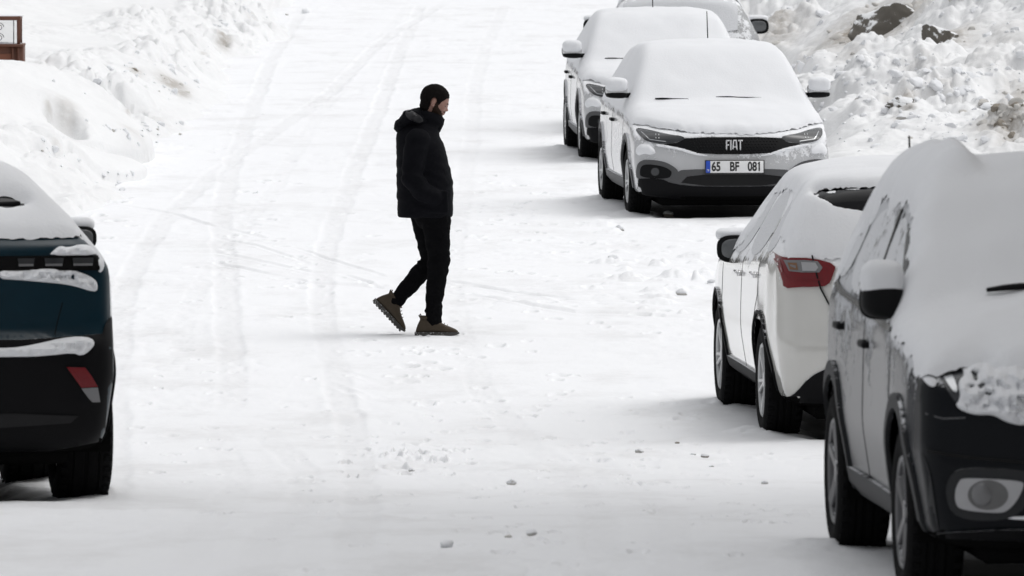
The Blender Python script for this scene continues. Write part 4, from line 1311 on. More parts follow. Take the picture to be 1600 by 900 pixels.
# ---- the black SUV at the right edge, facing us
def black_suv():
    P = dict(hw=.905, R=.345, tw=.22, rw=.40, axr=-1.335, axf=1.335, wbs=2.67, xr=-2.16, xf=2.175, zbot=.24, crown=.085, wm=1.010, ws=.955, zmid=.62, kf=.20, kr=.15, rc=.08,
             ztop=[(-2.16, 1.52), (-1.6, 1.57), (-.9, 1.625), (0, 1.62), (.30, 1.57), (.40, 1.53), (.98, 1.135), (1.06, 1.115), (1.5, 1.085), (1.9, 1.04), (2.1, .995), (2.175, .96)],
             zb=[(-2.16, 1.10), (-1, 1.08), (.8, 1.04), (1.3, 1.00), (1.8, .95), (2.1, .90), (2.175, .87)],
             wb=[(-2.16, .84), (-1.6, .885), (0, .885), (1.2, .905), (1.7, .90), (2.0, .885), (2.175, .87)],
             wt=[(-2.16, .66), (-1.5, .69), (0, .71), (.35, .73), (.98, .82), (1.3, .80), (1.8, .77), (2.175, .74)],
             xfz=[(.24, 2.07), (.32, 2.13), (.45, 2.175), (.6, 2.175), (.75, 2.155), (.86, 2.12), (.96, 2.06)],
             xrz=[(.2, -2.1), (.4, -2.16), (.9, -2.12), (1.1, -2.05), (1.5, -1.85), (1.6, -1.8)])
    M['paint_black'] = dusted('black paint', (.0035, .0045, .0065), .35, coat=.05, dust=-.30, up=1.0, scale=16, lo=None, spec=.10)
    M['arch_dark'] = dusted('scuffed arch trim', (.022, .023, .025), .6, coat=0, dust=-.16, up=.7, spec=.25)
    M['recess'] = simple('lamp recess', (.12, .12, .12), .4, metal=.3)
    M['paint_black_side'] = M['paint_black']
    root, body, bvh = car_base('E', P, M['paint_black'], 'black SUV with a round fog lamp and snow-heaped bonnet, cut off by the right edge', 'car')
    # snow clings to the flank but not to the bumper: its own paint slot
    flank = dusted('black paint under blown snow', (.014, .016, .020), .25, coat=.03, dust=.40, up=.6, scale=12, lo=(.0, 1.0), snow=(.56, .57, .59), spec=.06)
    body.data.materials.append(flank)
    for p in body.data.polygons:
        if p.material_index == 0 and p.center.x < 1.80: p.material_index = 2
    common(root, body, bvh, P, M['dark_alloy'], 5, False, M['arch_dark'], arch_w=.055)
    side_windows(root, bvh, P, [[(-.10, 1.10), (.82, 1.08), (.48, 1.31), (.30, 1.42), (-.08, 1.47)], [(-1.15, 1.13), (-.16, 1.10), (-.14, 1.47), (-1.0, 1.46)], [(-1.75, 1.18), (-1.23, 1.14), (-1.08, 1.48), (-1.35, 1.45)]],
                 dusted('snowy side glass', (.03, .032, .034), .1, coat=.3, dust=.50, up=.6, scale=16, snow=(.66, .67, .69)))
    for s in (1, -1):
        f = '+y' if s > 0 else '-y'
        strip('window_trim', bvh, [(-1.70, 1.145), (-1.2, 1.105), (0, 1.065), (.93, 1.04)], f, .022, M['gloss_black'], root, off=.003, thick=.006, res=.05)
        strip('window_trim', bvh, [(.93, 1.06), (.70, 1.195), (.50, 1.325), (.36, 1.42)], f, .05, M['gloss_black'], root, off=.003, thick=.006, res=.03)
        strip('window_trim', bvh, [(-.12, 1.09), (-.11, 1.48)], f, .05, M['gloss_black'], root, off=.004, thick=.004, res=.03)
        handle(root, bvh, .02, .94, s, M['plastic'], .20); handle(root, bvh, -1.0, .97, s, M['plastic'], .20)
        mirror(root, .76, s * .905, 1.15, s, M['plastic'], w=.17, h=.15, d=.10, snow=.045, low=.52, fwd=.02)
        # roof rails standing off the roof
        bm = bmesh.new()
        zz = [bvh.ray_cast(Vector((x, s * .52, 4)), Vector((0, 0, -1)))[0].z for x in (.18, .05, -.4, -1.0, -1.45, -1.60)]
        tube(bm, [(.20, s * .52, zz[0] + .0), (.05, s * .52, zz[1] + .055), (-.4, s * .52, zz[2] + .06), (-1.0, s * .52, zz[3] + .06), (-1.45, s * .52, zz[4] + .05), (-1.62, s * .52, zz[5] - .0)], [.022, .022, .02, .02, .022, .022], 10)
        rl = bm_obj('roof_rail', bm, M['plastic'], root)
    panel('windscreen', bvh, [(.44, -.64), (.93, -.76), (1.0, 0), (.93, .76), (.44, .64), (.40, 0)], '+z', M['glass'], root, off=.002, thick=.003, res=.06, rnd=1)
    seams(root, bvh, [[(1.03, 1.0), (1.02, .6), (.97, .36)], [(-.12, 1.07), (-.12, .36)]], (-1, 1), M['plastic'], .010)
    for s in (1, -1):
        d = 1 if s < 0 else -1
        def q(poly): return poly if s < 0 else mirror_y(poly)
        HLp = [(-.825, .975), (-.70, .965), (-.56, .935), (-.50, .90), (-.52, .80), (-.64, .765), (-.745, .79), (-.79, .86)]
        h = panel('headlight', bvh, q(HLp), '+x', M['lamp_glass'], root, off=.004, thick=.012, rnd=2, res=.03)
        panel('indicator', bvh, q([(-.80, .955), (-.772, .955), (-.752, .90), (-.745, .845), (-.765, .85), (-.79, .90)]), '+x', M['reflector'], h, off=.017, thick=.004, rnd=2, res=.02)
        strip('bonnet_gap', bvh, q([(-.87, .96), (-.86, .90), (-.88, .80)]), '+x', .006, M['plastic'], root, off=.001, thick=.001, res=.03, sink=.001)
        panel('fog_lamp_surround', bvh, q([(-.80, .46), (-.775, .545), (-.70, .565), (-.50, .555), (-.44, .52), (-.50, .40), (-.58, .355), (-.76, .36)]), '+x', M['arch_dark'], root, off=.001, thick=.004, rnd=2, res=.03)
        strip('bumper_crease', bvh, q([(-.86, .62), (-.70, .60), (-.40, .575), (-.05, .57)]), '+x', .012, M['gloss_black'], root, off=.001, thick=.004, res=.04)
        strip('bumper_gap', bvh, q([(-.895, .80), (-.86, .76), (-.80, .745), (-.72, .75)]), '+x', .006, M['cladding'], root, off=.001, thick=.001, res=.03, sink=.001)
        panel('bumper_corner', bvh, q([(-.89, .30), (-.895, .62), (-.855, .58), (-.82, .34), (-.80, .28)]), '+x', M['arch_dark'], root, off=.001, thick=.006, rnd=2, res=.03)
        BZ = [(-.762, .470), (-.748, .508), (-.73, .524), (-.52, .515), (-.505, .50), (-.53, .44), (-.565, .398), (-.60, .387), (-.735, .398), (-.758, .42)]
        bz = panel('fog_lamp_bezel', bvh, q(BZ), '+x', M['silver'], root, off=.003, thick=.010, rnd=2, res=.03)
        ci = [(-.64 + .075 * math.cos(t), .458 + .058 * math.sin(t)) for t in np.linspace(0, 2 * math.pi, 28, endpoint=False)]
        panel('fog_lamp_recess', bvh, q(ci), '+x', M['recess'], bz, off=.0135, thick=.001, rnd=0, res=.03)
        hx = bvh.ray_cast(Vector((6, s * .66, .462)), Vector((-1, 0, 0)))[0]
        bm = bmesh.new(); ellipsoid(bm, hx + Vector((.012, 0, 0)), (.022, .042, .046), 4); bm_obj('fog_lamp', bm, M['clear_lamp'], bz)
        panel('snow_patch', bvh, q([(-.755, .965), (-.66, .975), (-.50, .955), (-.35, .95), (-.35, .80), (-.45, .735), (-.52, .722), (-.58, .74), (-.62, .765), (-.69, .76), (-.76, .79), (-.735, .83), (-.745, .88), (-.70, .92)]), '+x', M['snow'], root, off=.010, thick=.006, dome=.035, lump=.075, lscale=.035, rnd=2, res=.009, seed=21)
        panel('snow_patch', bvh, q([(-.865, .955), (-.84, .945), (-.815, .89), (-.825, .862), (-.85, .868), (-.87, .90)]), '+x', M['snow'], root, off=.0, thick=.006, dome=.014, lump=.02, lscale=.03, rnd=2, res=.012, seed=22)
    panel('grille', bvh, [(-.46, .74), (.46, .74), (.50, .88), (-.50, .88)], '+x', M['gloss_black'], root, off=.002, thick=.008, rnd=1, res=.04)
    panel('lower_bumper', bvh, [(-.90, .235), (.90, .235), (.88, .30), (.5, .33), (-.5, .33), (-.88, .30)], '+x', M['cladding_black'], root, off=.002, thick=.012, rnd=1, res=.04)
    bm = bmesh.new(); rbox(bm, (2.20, 0, .52), (.012, .53, .125), .006, 2); bm_obj('number_plate', bm, M['plate_white'], root)
    panel('snow_patch', bvh, [(-.60, .372), (-.42, .380), (-.42, .365), (-.52, .362)], '+x', M['snow'], root, off=.0, thick=.004, dome=.006, lump=.004, rnd=1, res=.012, seed=23)
    def ex(X, Y, H, nz):
        return ((X > 1.9) & (H < .925 + .02 * nz))
    snow_cover('snow_layer', bvh, P, root, T=.085, tfun=lambda X, Y: 1 + 1.15 * sstep(.30, .05, X) * sstep(-1.7, -1.4, X) * sstep(.74, .53, np.abs(Y)) * sstep(.43, .49, np.abs(Y)), nzmin=.40, excl=ex, seed=31, rim=.10, mask_noise=.12, blur=4)
    wiper(root, bvh, (1.02, -.52), (1.03, .0), z_up=.105, rad=.014)
    antenna(root, bvh, -1.45, -.55, .22, .3)
    return root
black_suv()

# ---- the teal SUV at the left edge, tail towards us
def teal_suv():
    P = dict(hw=.915, R=.355, tw=.275, rw=.40, axr=-1.335, axf=1.335, wbs=2.67, xr=-2.21, xf=2.19, zbot=.27, crown=.075, wm=1.012, ws=.955, zmid=.66, kf=.22, kr=.14, rc=.08,
             ztop=[(-2.21, 1.69), (-1.5, 1.715), (-.7, 1.73), (0, 1.71), (.35, 1.62), (1.02, 1.14), (1.12, 1.10), (1.6, 1.04), (2.05, .97), (2.2, .9)],
             zb=[(-2.21, 1.22), (-1.6, 1.15), (-.8, 1.10), (1, 1.05), (1.6, .98), (2.2, .86)],
             wb=[(-2.21, .855), (-1.7, .90), (-1.2, .905), (0, .895), (1.3, .90), (2.0, .87), (2.2, .80)],
             wt=[(-2.21, .46), (-1.5, .46), (0, .49), (.35, .60), (1.02, .76), (1.5, .76), (2.2, .66)],
             xfz=[(.2, 2.1), (.35, 2.2), (.6, 2.2), (.9, 2.1)],
             xrz=[(.27, -2.10), (.36, -2.16), (.5, -2.20), (.70, -2.21), (.83, -2.20), (.86, -2.145), (.88, -2.13), (1.15, -2.13), (1.30, -2.10), (1.34, -2.04), (1.45, -1.88), (1.69, -1.60)], sigr=.015)
    teal = simple('teal paint', (.0015, .017, .028), .3, coat=.05, spec=.2)
    root, body, bvh = car_base('F', P, teal, 'dark teal SUV with a slanted red reflector, cut off by the left edge', 'car')
    flank = dusted('teal paint under blown snow', (.01, .03, .04), .15, coat=.3, dust=.34, up=.6, scale=10, lo=(.3, 1.0), snow=(.7, .71, .73))
    body.data.materials.append(flank)
    for p in body.data.polygons:
        if p.material_index == 0 and p.center.x > -1.93: p.material_index = 2
    common(root, body, bvh, P, M['dark_alloy'], 5, True, M['cladding_black'], arch_w=.05)
    side_windows(root, bvh, P, [[(-.15, 1.12), (.86, 1.10), (.45, 1.37), (.3, 1.45), (-.12, 1.50)], [(-1.18, 1.17), (-.21, 1.13), (-.19, 1.54), (-1.0, 1.50)], [(-1.70, 1.24), (-1.26, 1.20), (-1.1, 1.48), (-1.3, 1.47)]], M['frost_glass'])
    panel('windscreen', bvh, [(.40, -.54), (1.0, -.70), (1.06, 0), (1.0, .70), (.40, .54), (.36, 0)], '+z', M['glass'], root, off=.002, thick=.003, res=.06, rnd=1)
    panel('rear_window', bvh, [(-.60, 1.36), (.60, 1.36), (.50, 1.55), (0, 1.57), (-.50, 1.55)], '-x', M['glass'], root, off=.002, thick=.003, res=.06, rnd=1)
    # picture position -> the tail's own coordinates
    def T_(px, py): return (-(px + 121) / 316.0, 3.65 - (py + 348) / 316.0)
    for s in (-1, 1):
        f = (lambda pl: pl) if s < 0 else mirror_y
        handle(root, bvh, -.02, 1.0, s, M['plastic']); handle(root, bvh, -1.03, 1.03, s, M['plastic'])
        mirror(root, .78, s * 1.00, 1.32, s, M['plastic'], w=.17, h=.12, d=.10, snow=.010, low=.58, fwd=.65)
        panel('tail_band', bvh, f([(-.0, 1.25), (-.0, 1.18), (-.5, 1.178), (-.80, 1.175), (-.815, 1.20), (-.80, 1.25)][::-1]), '-x', M['gloss_black'], root, off=.004, thick=.012, rnd=0, res=.03)
        for a, b in ((.384, .470), (.519, .617), (.662, .772)):
            tl = panel('tail_light', bvh, f([(-a, 1.238), (-b, 1.238), (-b + .006, 1.198), (-a - .006, 1.198)]), '-x', M['lamp_glass'], root, off=.017, thick=.006, rnd=0, res=.03)
            panel('light_bar', bvh, f([(-a - .004, 1.210), (-b + .008, 1.210), (-b + .008, 1.199), (-a - .004, 1.199)]), '-x', M['clear_lamp'], tl, off=.023, thick=.003, rnd=0, res=.03)
        r_ = panel('reflector', bvh, f([T_(74, 585), T_(104, 586), T_(115, 600), T_(125, 617), T_(98, 618)]), '-x', M['red_lamp'], root, off=.012, thick=.010, rnd=0, res=.03)
        panel('reversing_light', bvh, f([T_(98, 619), T_(125, 618), T_(129, 641), T_(116, 641), T_(110, 635)]), '-x', M['clear_lamp'], r_, off=.012, thick=.010, rnd=0, res=.03)
        panel('snow_patch', bvh, f([T_(*p) for p in ((50, 411), (61, 400), (70, 395), (82, 398), (101, 393), (118, 394), (128, 402), (130, 411))]), '-x', M['snow'], root, off=.0, thick=.012, dome=.022, lump=.035, lscale=.03, rnd=1, res=.009, seed=41)
        panel('snow_patch', bvh, f([T_(*p) for p in ((-30, 432), (0, 433), (30, 431), (55, 429), (70, 434), (89, 433), (110, 440), (124, 448), (129, 456), (128, 468), (114, 466), (99, 461), (84, 457), (63, 454), (32, 451), (0, 448), (-30, 446))]), '-x', M['snow'], root, off=.0, thick=.008, dome=.026, lump=.055, lscale=.028, rnd=1, res=.009, seed=42)
        panel('snow_patch', bvh, f([T_(*p) for p in ((-80, 555), (-30, 554), (0, 553), (38, 546), (66, 540), (95, 537), (116, 540), (121, 549), (112, 560), (99, 568), (84, 563), (52, 566), (23, 568), (0, 568), (-30, 568), (-80, 568))]), '-x', M['snow'], root, off=.01, thick=.02, dome=.030, lump=.045, lscale=.032, rnd=1, res=.009, seed=43)
        panel('snow_patch', bvh, f([T_(*p) for p in ((124, 396), (138, 398), (143, 415), (141, 432), (132, 440), (129, 425), (130, 410))]), '-x', M['snow'], root, off=.0, thick=.004, dome=.014, lump=.02, lscale=.04, rnd=1, res=.012, seed=44)
        strip('tailgate_gap', bvh, f([T_(72, 484), T_(66, 505), T_(58, 535)]), '-x', .005, M['plastic'], root, off=.0008, thick=.0008, res=.03, sink=.001)
    panel('bumper', bvh, [(-.97, .265), (.97, .265), (.97, .60), (.955, .80), (.90, .95), (.84, .93), (.80, .835), (-.80, .835), (-.84, .93), (-.90, .95), (-.955, .80), (-.97, .60)], '-x', M['cladding_black'], root, off=.002, thick=.008, rnd=1, res=.035)
    panel('bumper_insert', bvh, [(-.62, .40), (.62, .40), (.70, .47), (-.70, .47)], '-x', M['dull_black'], root, off=.010, thick=.008, rnd=1, res=.04)
    bm = bmesh.new(); rbox(bm, (-2.155, 0, 1.02), (.02, .535, .125), .006, 2); bm_obj('number_plate', bm, M['plate_white'], root)
    wv = bmesh.new()
    def ex(X, Y, H, nz):
        spot = (((X + 1.80) / .030) ** 2 + ((Y + .30) / .17) ** 2 < 1) & (X < -1.6)
        low = (X < -1.8) & (H < 1.33 + .006 * nz)
        return low | spot
    snow_cover('snow_layer', bvh, P, root, T=.058, nzmin=.45, excl=ex, seed=51, rim=.09, mask_noise=.05, blur=7)
    tube(wv, [(-1.83, -.12, 1.49), (-1.81, -.25, 1.50), (-1.80, -.43, 1.51)], [.012, .016, .012], 8)
    bm_obj('wiper', wv, M['plastic'], root)
    return root
teal_suv()

# ------------------------------------------------------------------ the walking man
def voxel(bm, name, size, mat, parent, smooth_it=4, fac=.5):
    o = bm_obj(name, bm, mat, parent)
    md = o.modifiers.new('r', 'REMESH'); md.mode = 'VOXEL'; md.voxel_size = size; md.use_smooth_shade = True
    if smooth_it:
        ms = o.modifiers.new('s', 'SMOOTH'); ms.iterations = smooth_it; ms.factor = fac
    me = evaluated(o); o.modifiers.clear(); o.data = me
    me.materials.clear(); me.materials.append(mat)
    me.polygons.foreach_set('use_smooth', np.ones(len(me.polygons), dtype=bool))
    return o
def limb(bm, pts, rads, n=20, ys=1.0):
    tube(bm, pts, rads, n)
    for p, r in zip(pts, rads): ellipsoid(bm, p, (r, r * ys, r), 3)
def man():
    x0 = (660 - 800) / 221.0; y0 = 63.25
    z0 = float(ground_z(np.array([x0 + .12]), np.array([y0]))[0]) - .006
    root = empty('person', (x0, y0, z0))
    tag(root, 'bearded man in a black hooded jacket and brown boots walking across the snowy street', 'person')
    skin, t, p = new_mat('skin')
    nn = noise_node(t, 30, 4); t.links.new(mixc(t, nn.outputs[0], (.21, .112, .085, 1), (.30, .16, .125, 1)), p.inputs['Base Color'])
    p.inputs['Roughness'].default_value = .5; p.inputs['Subsurface Weight'].default_value = .05
    fabric = simple('black jacket cloth', (.0048, .005, .0065), .75, spec=.035, bumps=(90, .4, .004), vary=.3)
    denim = simple('black denim', (.0042, .0042, .0048), .9, spec=.03, bumps=(120, .5, .003), vary=.3)
    hairm = simple('black hair', (.006, .005, .0048), .8, spec=.05, bumps=(160, .9, .004))
    beardm = simple('beard hair', (.024, .015, .011), .8, spec=.05, bumps=(240, .9, .003))
    suede = simple('brown suede', (.055, .043, .031), .85, spec=.2, bumps=(70, .4, .003), vary=.2)
    shiny = dusted('hood highlight cloth', (.012, .012, .014), .4, coat=.05, spec=.2, dust=-.02, up=.28, scale=45, snow=(.22, .225, .24), fine=160)  # highlight of the slick hood, with snow flecks, put into the colour
    # ---- head in its own frame, then tipped forward
    HT = Matrix.Translation((.086, 0, 1.646)) @ Matrix.Rotation(math.radians(27), 4, 'Y')
    def H(p): return HT @ Vector(p)
    bm = bmesh.new()
    Rm = HT.to_3x3()
    def e(c, r, rot=None): ellipsoid(bm, H(c), r, 4, (Rm @ rot) if rot is not None else Rm)
    e((-.010, 0, .030), (.100, .077, .092))       # cranium
    e((.030, 0, -.005), (.066, .064, .078))       # face
    e((.040, 0, -.060), (.046, .048, .042))       # jaw
    e((.066, 0, -.086), (.022, .026, .020))       # chin
    e((.078, 0, .030), (.018, .050, .016))        # brow
    e((.082, 0, -.040), (.016, .024, .020))       # mouth mound
    e((.0945, 0, -.033), (.009, .021, .0055)); e((.093, 0, -.046), (.009, .019, .006))   # lips
    e((.097, 0, -.008), (.016, .013, .012))       # nose tip
    e((.088, 0, .012), (.012, .010, .026), Matrix.Rotation(math.radians(-22), 3, 'Y'))  # bridge
    for s in (1, -1):
        e((.062, s * .038, -.012), (.026, .022, .022))  # cheeks
        e((.096, s * .011, -.013), (.010, .008, .008))
        e((-.004, s * .078, -.002), (.019, .010, .032), Matrix.Rotation(s * math.radians(-18), 3, 'Z') @ Matrix.Rotation(math.radians(-8), 3, 'Y'))
    tube(bm, [H((-.03, 0, -.02)), Vector((.03, 0, 1.53)), Vector((-.01, 0, 1.42))], [.058, .058, .075], 20)
    # torso, arms and legs under the clothes (one continuous body)
    for z, xc, rx, ry in ((1.38, -.02, .11, .17), (1.28, -.01, .13, .17), (1.15, .01, .13, .155), (1.02, .03, .125, .15), (.90, .05, .125, .155)):
        ellipsoid(bm, (xc, 0, z), (rx, ry, .10), 3)
    FL = [(.09, -.085, .87), (.122, -.082, .535), (.078, -.085, .11)]
    RL = [(.02, .085, .87), (.052, .078, .515), (-.190, .075, .235)]
    limb(bm, FL, [.088, .058, .042]); limb(bm, RL, [.088, .058, .042])
    for s in (1, -1): limb(bm, [(-.03, s * .18, 1.38), (-.06, s * .235, 1.12), (.10, s * .20, .99)], [.055, .045, .035])
    body = voxel(bm, 'body', .0055, skin, root, 3)
    # ears get a hollow, eyes are set in
    bm = bmesh.new()
    for s in (1, -1): ellipsoid(bm, H((.077, s * .031, .012)), (.009, .012, .006), 3, Rm)
    bm_obj('eyes', bm, simple('eye', (.06, .04, .035), .3), root)
    bm = bmesh.new()
    for s in (1, -1): ellipsoid(bm, H((.088, s * .034, .034)), (.006, .021, .0045), 3, Rm)
    bm_obj('eyebrows', bm, hairm, root)
    # ---- hair and beard are thin shells lifted off the head
    HI = HT.inverted()
    def shell(name, test, lift, mat):
        me = body.data
        bm = bmesh.new(); bm.from_mesh(me)
        bm.normal_update()
        val = {}
        for v in bm.verts:
            q = HI @ v.co; val[v.index] = test(q)
        kill = [v for v in bm.verts if val[v.index] <= 0]
        for v in bm.verts:
            if val[v.index] > 0:
                k = min(1, val[v.index] / .026)
                q = HI @ v.co
                v.co = v.co + v.normal * (lift * k * (1 + .25 * float(fbm(q.x / .012, q.z / .012 + q.y / .02, 9, 2))) + .0004)
        bmesh.ops.delete(bm, geom=kill, context='VERTS')
        return bm_obj(name, bm, mat, root)
    def hair_t(q):
        if q.z < -.12 or q.x > .12: return -1
        # hairline: over the forehead, down before the ear, round it and to the nape
        if q.x > .070: lim = .068
        elif q.x > .038: lim = .068 - (.070 - q.x) / .032 * .052
        elif q.x > .012: lim = .002
        elif q.x > -.014: lim = .014
        else: lim = -.090
        if -.022 < q.x < .018 and abs(q.y) > .080: return -1
        return min(q.z - lim, .03)
    def beard_t(q):
        if q.z > -.012 or q.z < -.125: return -1 if q.z < -.125 or not (.006 < q.x < .036 and abs(q.y) > .05 and q.z < .03) else .01
        if q.x < .006: return -1
        if abs(q.y) < .014 and q.z > -.020: return -1
        lim = -.004 - max(0, (q.x - .030)) * .60 if q.x < .078 else -.040
        if q.x > .070 and -.033 < q.z < -.021 and abs(q.y) < .034: return .008      # moustache
        if q.x > .085 and -.052 < q.z <= -.034 and abs(q.y) < .018: return -1       # lips stay bare
        return lim - q.z
    shell('hair', hair_t, .008, hairm)
    shell('beard', beard_t, .005, beardm)
    # ---- trousers
    bm = bmesh.new()
    ellipsoid(bm, (.062, 0, .87), (.130, .165, .13), 4)
    limb(bm, [(.095, -.085, .86), (.105, -.085, .70), (.118, -.083, .535), (.092, -.085, .33), (.078, -.085, .20), (.078, -.085, .115)], [.108, .092, .079, .067, .060, .061], 28)
    limb(bm, [(.018, .085, .86), (.046, .08, .68), (.056, .078, .515), (-.060, .076, .385), (-.155, .075, .275), (-.185, .075, .240)], [.108, .092, .076, .064, .055, .054], 28)
    tr = voxel(bm, 'trousers', .008, denim, root, 5)
    bmn = bmesh.new(); bmn.from_mesh(tr.data); bmn.normal_update()
    for v in bmn.verts:
        c = v.co
        near_knee = math.exp(-((c.z - .53) / .09) ** 2); near_hem = math.exp(-((c.z - .18) / .09) ** 2)
        v.co += v.normal * ((.001 + .003 * near_knee + .004 * near_hem) * math.sin(c.z * 75 + 8 * c.y + 10 * c.x + 3 * float(vnoise(c.x / .06, c.z / .05, 4))) + .006 * float(fbm(c.x / .05 + c.y / .05, c.z / .05, 12, 3)))
    bmn.to_mesh(tr.data); bmn.free()
    # ---- jacket: stacked rings (z, back x, front x, half width)
    bm = bmesh.new()
    prof = [(.838, -.168, .205, .205), (.85, -.175, .214, .225), (.90, -.176, .216, .232), (1.00, -.180, .222, .235), (1.08, -.182, .216, .235), (1.19, -.184, .196, .235), (1.29, -.184, .170, .235), (1.36, -.186, .148, .228), (1.42, -.186, .118, .195), (1.46, -.17, .112, .150), (1.50, -.13, .105, .110)]
    prev = None
    n = 48
    zs = np.linspace(prof[0][0], prof[-1][0], 60)
    A = np.array(prof)
    for z in zs:
        b = np.interp(z, A[:, 0], A[:, 1]); f = np.interp(z, A[:, 0], A[:, 2]); hw = np.interp(z, A[:, 0], A[:, 3])
        ring = []
        for k in range(n):
            t = 2 * math.pi * k / n; c, s = math.cos(t), math.sin(t)
            c2 = math.copysign(abs(c) ** .8, c); s2 = math.copysign(abs(s) ** .8, s)
            ring.append(bm.verts.new(((b + f) / 2 + (f - b) / 2 * c2, hw * s2, z)))
        if prev:
            for k in range(n): bm.faces.new((prev[k], prev[(k + 1) % n], ring[(k + 1) % n], ring[k]))
        else: bm.faces.new(ring[::-1])
        prev = ring
    bm.faces.new(prev)
    for s in (1, -1):
        limb(bm, [(-.030, s * .185, 1.385), (-.055, s * .225, 1.26), (-.070, s * .245, 1.12), (.00, s * .248, 1.03), (.085, s * .225, .985)], [.088, .084, .078, .072, .064], 24)
        rbox(bm, (.10, s * .222, .955), (.17, .035, .16), .015, 2)
    # stand-up collar
    for k in range(40):
        t = 2 * math.pi * k / 40
        c, s = math.cos(t), math.sin(t)
        front = max(0, c)
        ellipsoid(bm, (.038 + c * (.082 + .018 * front), s * .088, 1.520 + .026 * (1 - front)), (.016, .020, .052 - .010 * front), 2)
    tube(bm, [(.10, 0, 1.46), (.135, 0, 1.505), (.160, 0, 1.535)], [.035, .020, .007], 12)
    jk = voxel(bm, 'jacket', .0075, fabric, root, 3)
    bmn = bmesh.new(); bmn.from_mesh(jk.data); bmn.normal_update()
    for v in bmn.verts:
        c = v.co
        arm = math.exp(-((c.z - 1.12) / .10) ** 2)
        v.co += v.normal * (.005 * float(fbm(c.x / .07 + c.y * 3, c.z / .045, 14, 3)) + .003 * arm * math.sin(c.z * 80 + c.x * 40) * (1 if abs(c.y) > .17 else .2) + .0015 * math.sin(c.z * 50 + c.x * 12 + 2 * float(vnoise(c.x / .1, c.z / .1, 2))))
    bmn.to_mesh(jk.data); bmn.free()
    # seam across the back, zip and pocket flap
    # ---- hood lying on the back
    bm = bmesh.new()
    rot = Matrix.Rotation(math.radians(-38), 3, 'Y')
    ellipsoid(bm, (-.085, 0, 1.535), (.105, .150, .060), 4, Matrix.Rotation(math.radians(-36), 3, 'Y'))
    ellipsoid(bm, (-.150, 0, 1.475), (.052, .120, .055), 4, rot)
    ellipsoid(bm, (-.045, .075, 1.535), (.10, .055, .055), 3, Matrix.Rotation(math.radians(25), 3, 'Y'))
    ellipsoid(bm, (-.045, -.075, 1.535), (.10, .055, .055), 3, Matrix.Rotation(math.radians(25), 3, 'Y'))
    hd = voxel(bm, 'hood', .007, fabric, root, 3)
    bmn = bmesh.new(); bmn.from_mesh(hd.data); bmn.normal_update()
    for v in bmn.verts:
        c = v.co; v.co += v.normal * (.012 * float(fbm(c.x / .05, c.z / .05 + c.y * 4, 17, 3)))
    bmn.to_mesh(hd.data); bmn.free()
    bv_h = BVHTree.FromPolygons([v.co.copy() for v in hd.data.vertices], [tuple(q.vertices) for q in hd.data.polygons])
    panel('hood_highlight', bv_h, [(-.125, 1.585), (-.085, 1.60), (-.02, 1.565), (.015, 1.525), (-.01, 1.505), (-.06, 1.515), (-.11, 1.545)], '-y', shiny, hd, off=.001, thick=.003, res=.012, rnd=2, dome=.006, lump=.008, lscale=.025)
    # ---- boots
    def boot(loc, pitch, name):
        # x from heel (0) to toe (.30)
        bm = bmesh.new()
        sec = [(.002, .022, .030, .045), (.015, .032, .028, .085), (.036, .038, .025, .128), (.08, .042, .025, .142), (.13, .044, .025, .136), (.155, .045, .025, .120), (.178, .047, .025, .101), (.21, .052, .025, .083), (.25, .050, .025, .067), (.282, .040, .026, .053), (.300, .022, .028, .040)]
        prev = None
        for x, hw, zl, zt in sec:
            ring = []
            for k in range(20):
                t = 2 * math.pi * k / 20; c, s = math.cos(t), math.sin(t)
                ring.append(bm.verts.new((x, hw * math.copysign(abs(c) ** .75, c), (zl + zt) / 2 + (zt - zl) / 2 * math.copysign(abs(s) ** .8, s))))
            if prev:
                for k in range(20): bm.faces.new((prev[k], prev[(k + 1) % 20], ring[(k + 1) % 20], ring[k]))
            else: bm.faces.new(ring[::-1])
            prev = ring
        bm.faces.new(prev)
        # padded collar, tab, laces
        for k in range(20):
            t = 2 * math.pi * k / 20
            ellipsoid(bm, (.095 + .056 * math.cos(t), .040 * math.sin(t), .136 - .002 * math.cos(t)), (.012, .012, .012), 2)
        tube(bm, [(.036, 0, .125), (.022, 0, .150), (.036, 0, .162), (.044, 0, .14)], .004, 8)
        o = voxel(bm, name, .004, suede, root, 2)
        o.location = loc; o.rotation_euler = (0, pitch, 0)
        bm = bmesh.new()
        out = [(-.006, .030), (.06, .044), (.13, .044), (.20, .056), (.26, .050), (.300, .030), (.310, 0)]
        pl = out + [(x, -y) for x, y in out[::-1][1:]]
        lo = [bm.verts.new((x, y, .004 + (.014 if x > .285 else 0))) for x, y in pl]; hi = [bm.verts.new((x * .995, y * .97, .032)) for x, y in pl]
        bm.faces.new(lo[::-1]); bm.faces.new(hi)
        for k in range(len(pl)): bm.faces.new((lo[k], lo[(k + 1) % len(pl)], hi[(k + 1) % len(pl)], hi[k]))
        for k in range(11):
            rbox(bm, (.012 + k * .0265, 0, .002), (.015, .074 if k > 5 else .062, .010), .002, 1)
        bm_obj('sole', bm, dusted('snowy sole', (.05, .048, .045), .8, coat=0, dust=.38, up=.1, scale=60, snow=(.66, .66, .66), fine=200), o, True, 40)
        bm = bmesh.new()
        for k in range(4):
            x = .160 + k * .020; z = .116 - k * .012
            tube(bm, [(x, -.030, z - .012), (x + .006, 0, z + .003), (x, .030, z - .012)], .0028, 6)
        ellipsoid(bm, (.162, 0, .122), (.012, .02, .006), 2)
        bm_obj('laces', bm, simple('lace', (.12, .10, .08), .8), o)
        return o
    boot((-.048, -.085, -.004), 0, 'boot')
    boot((-.352, .075, .232), math.radians(47), 'boot')
    return root
man()

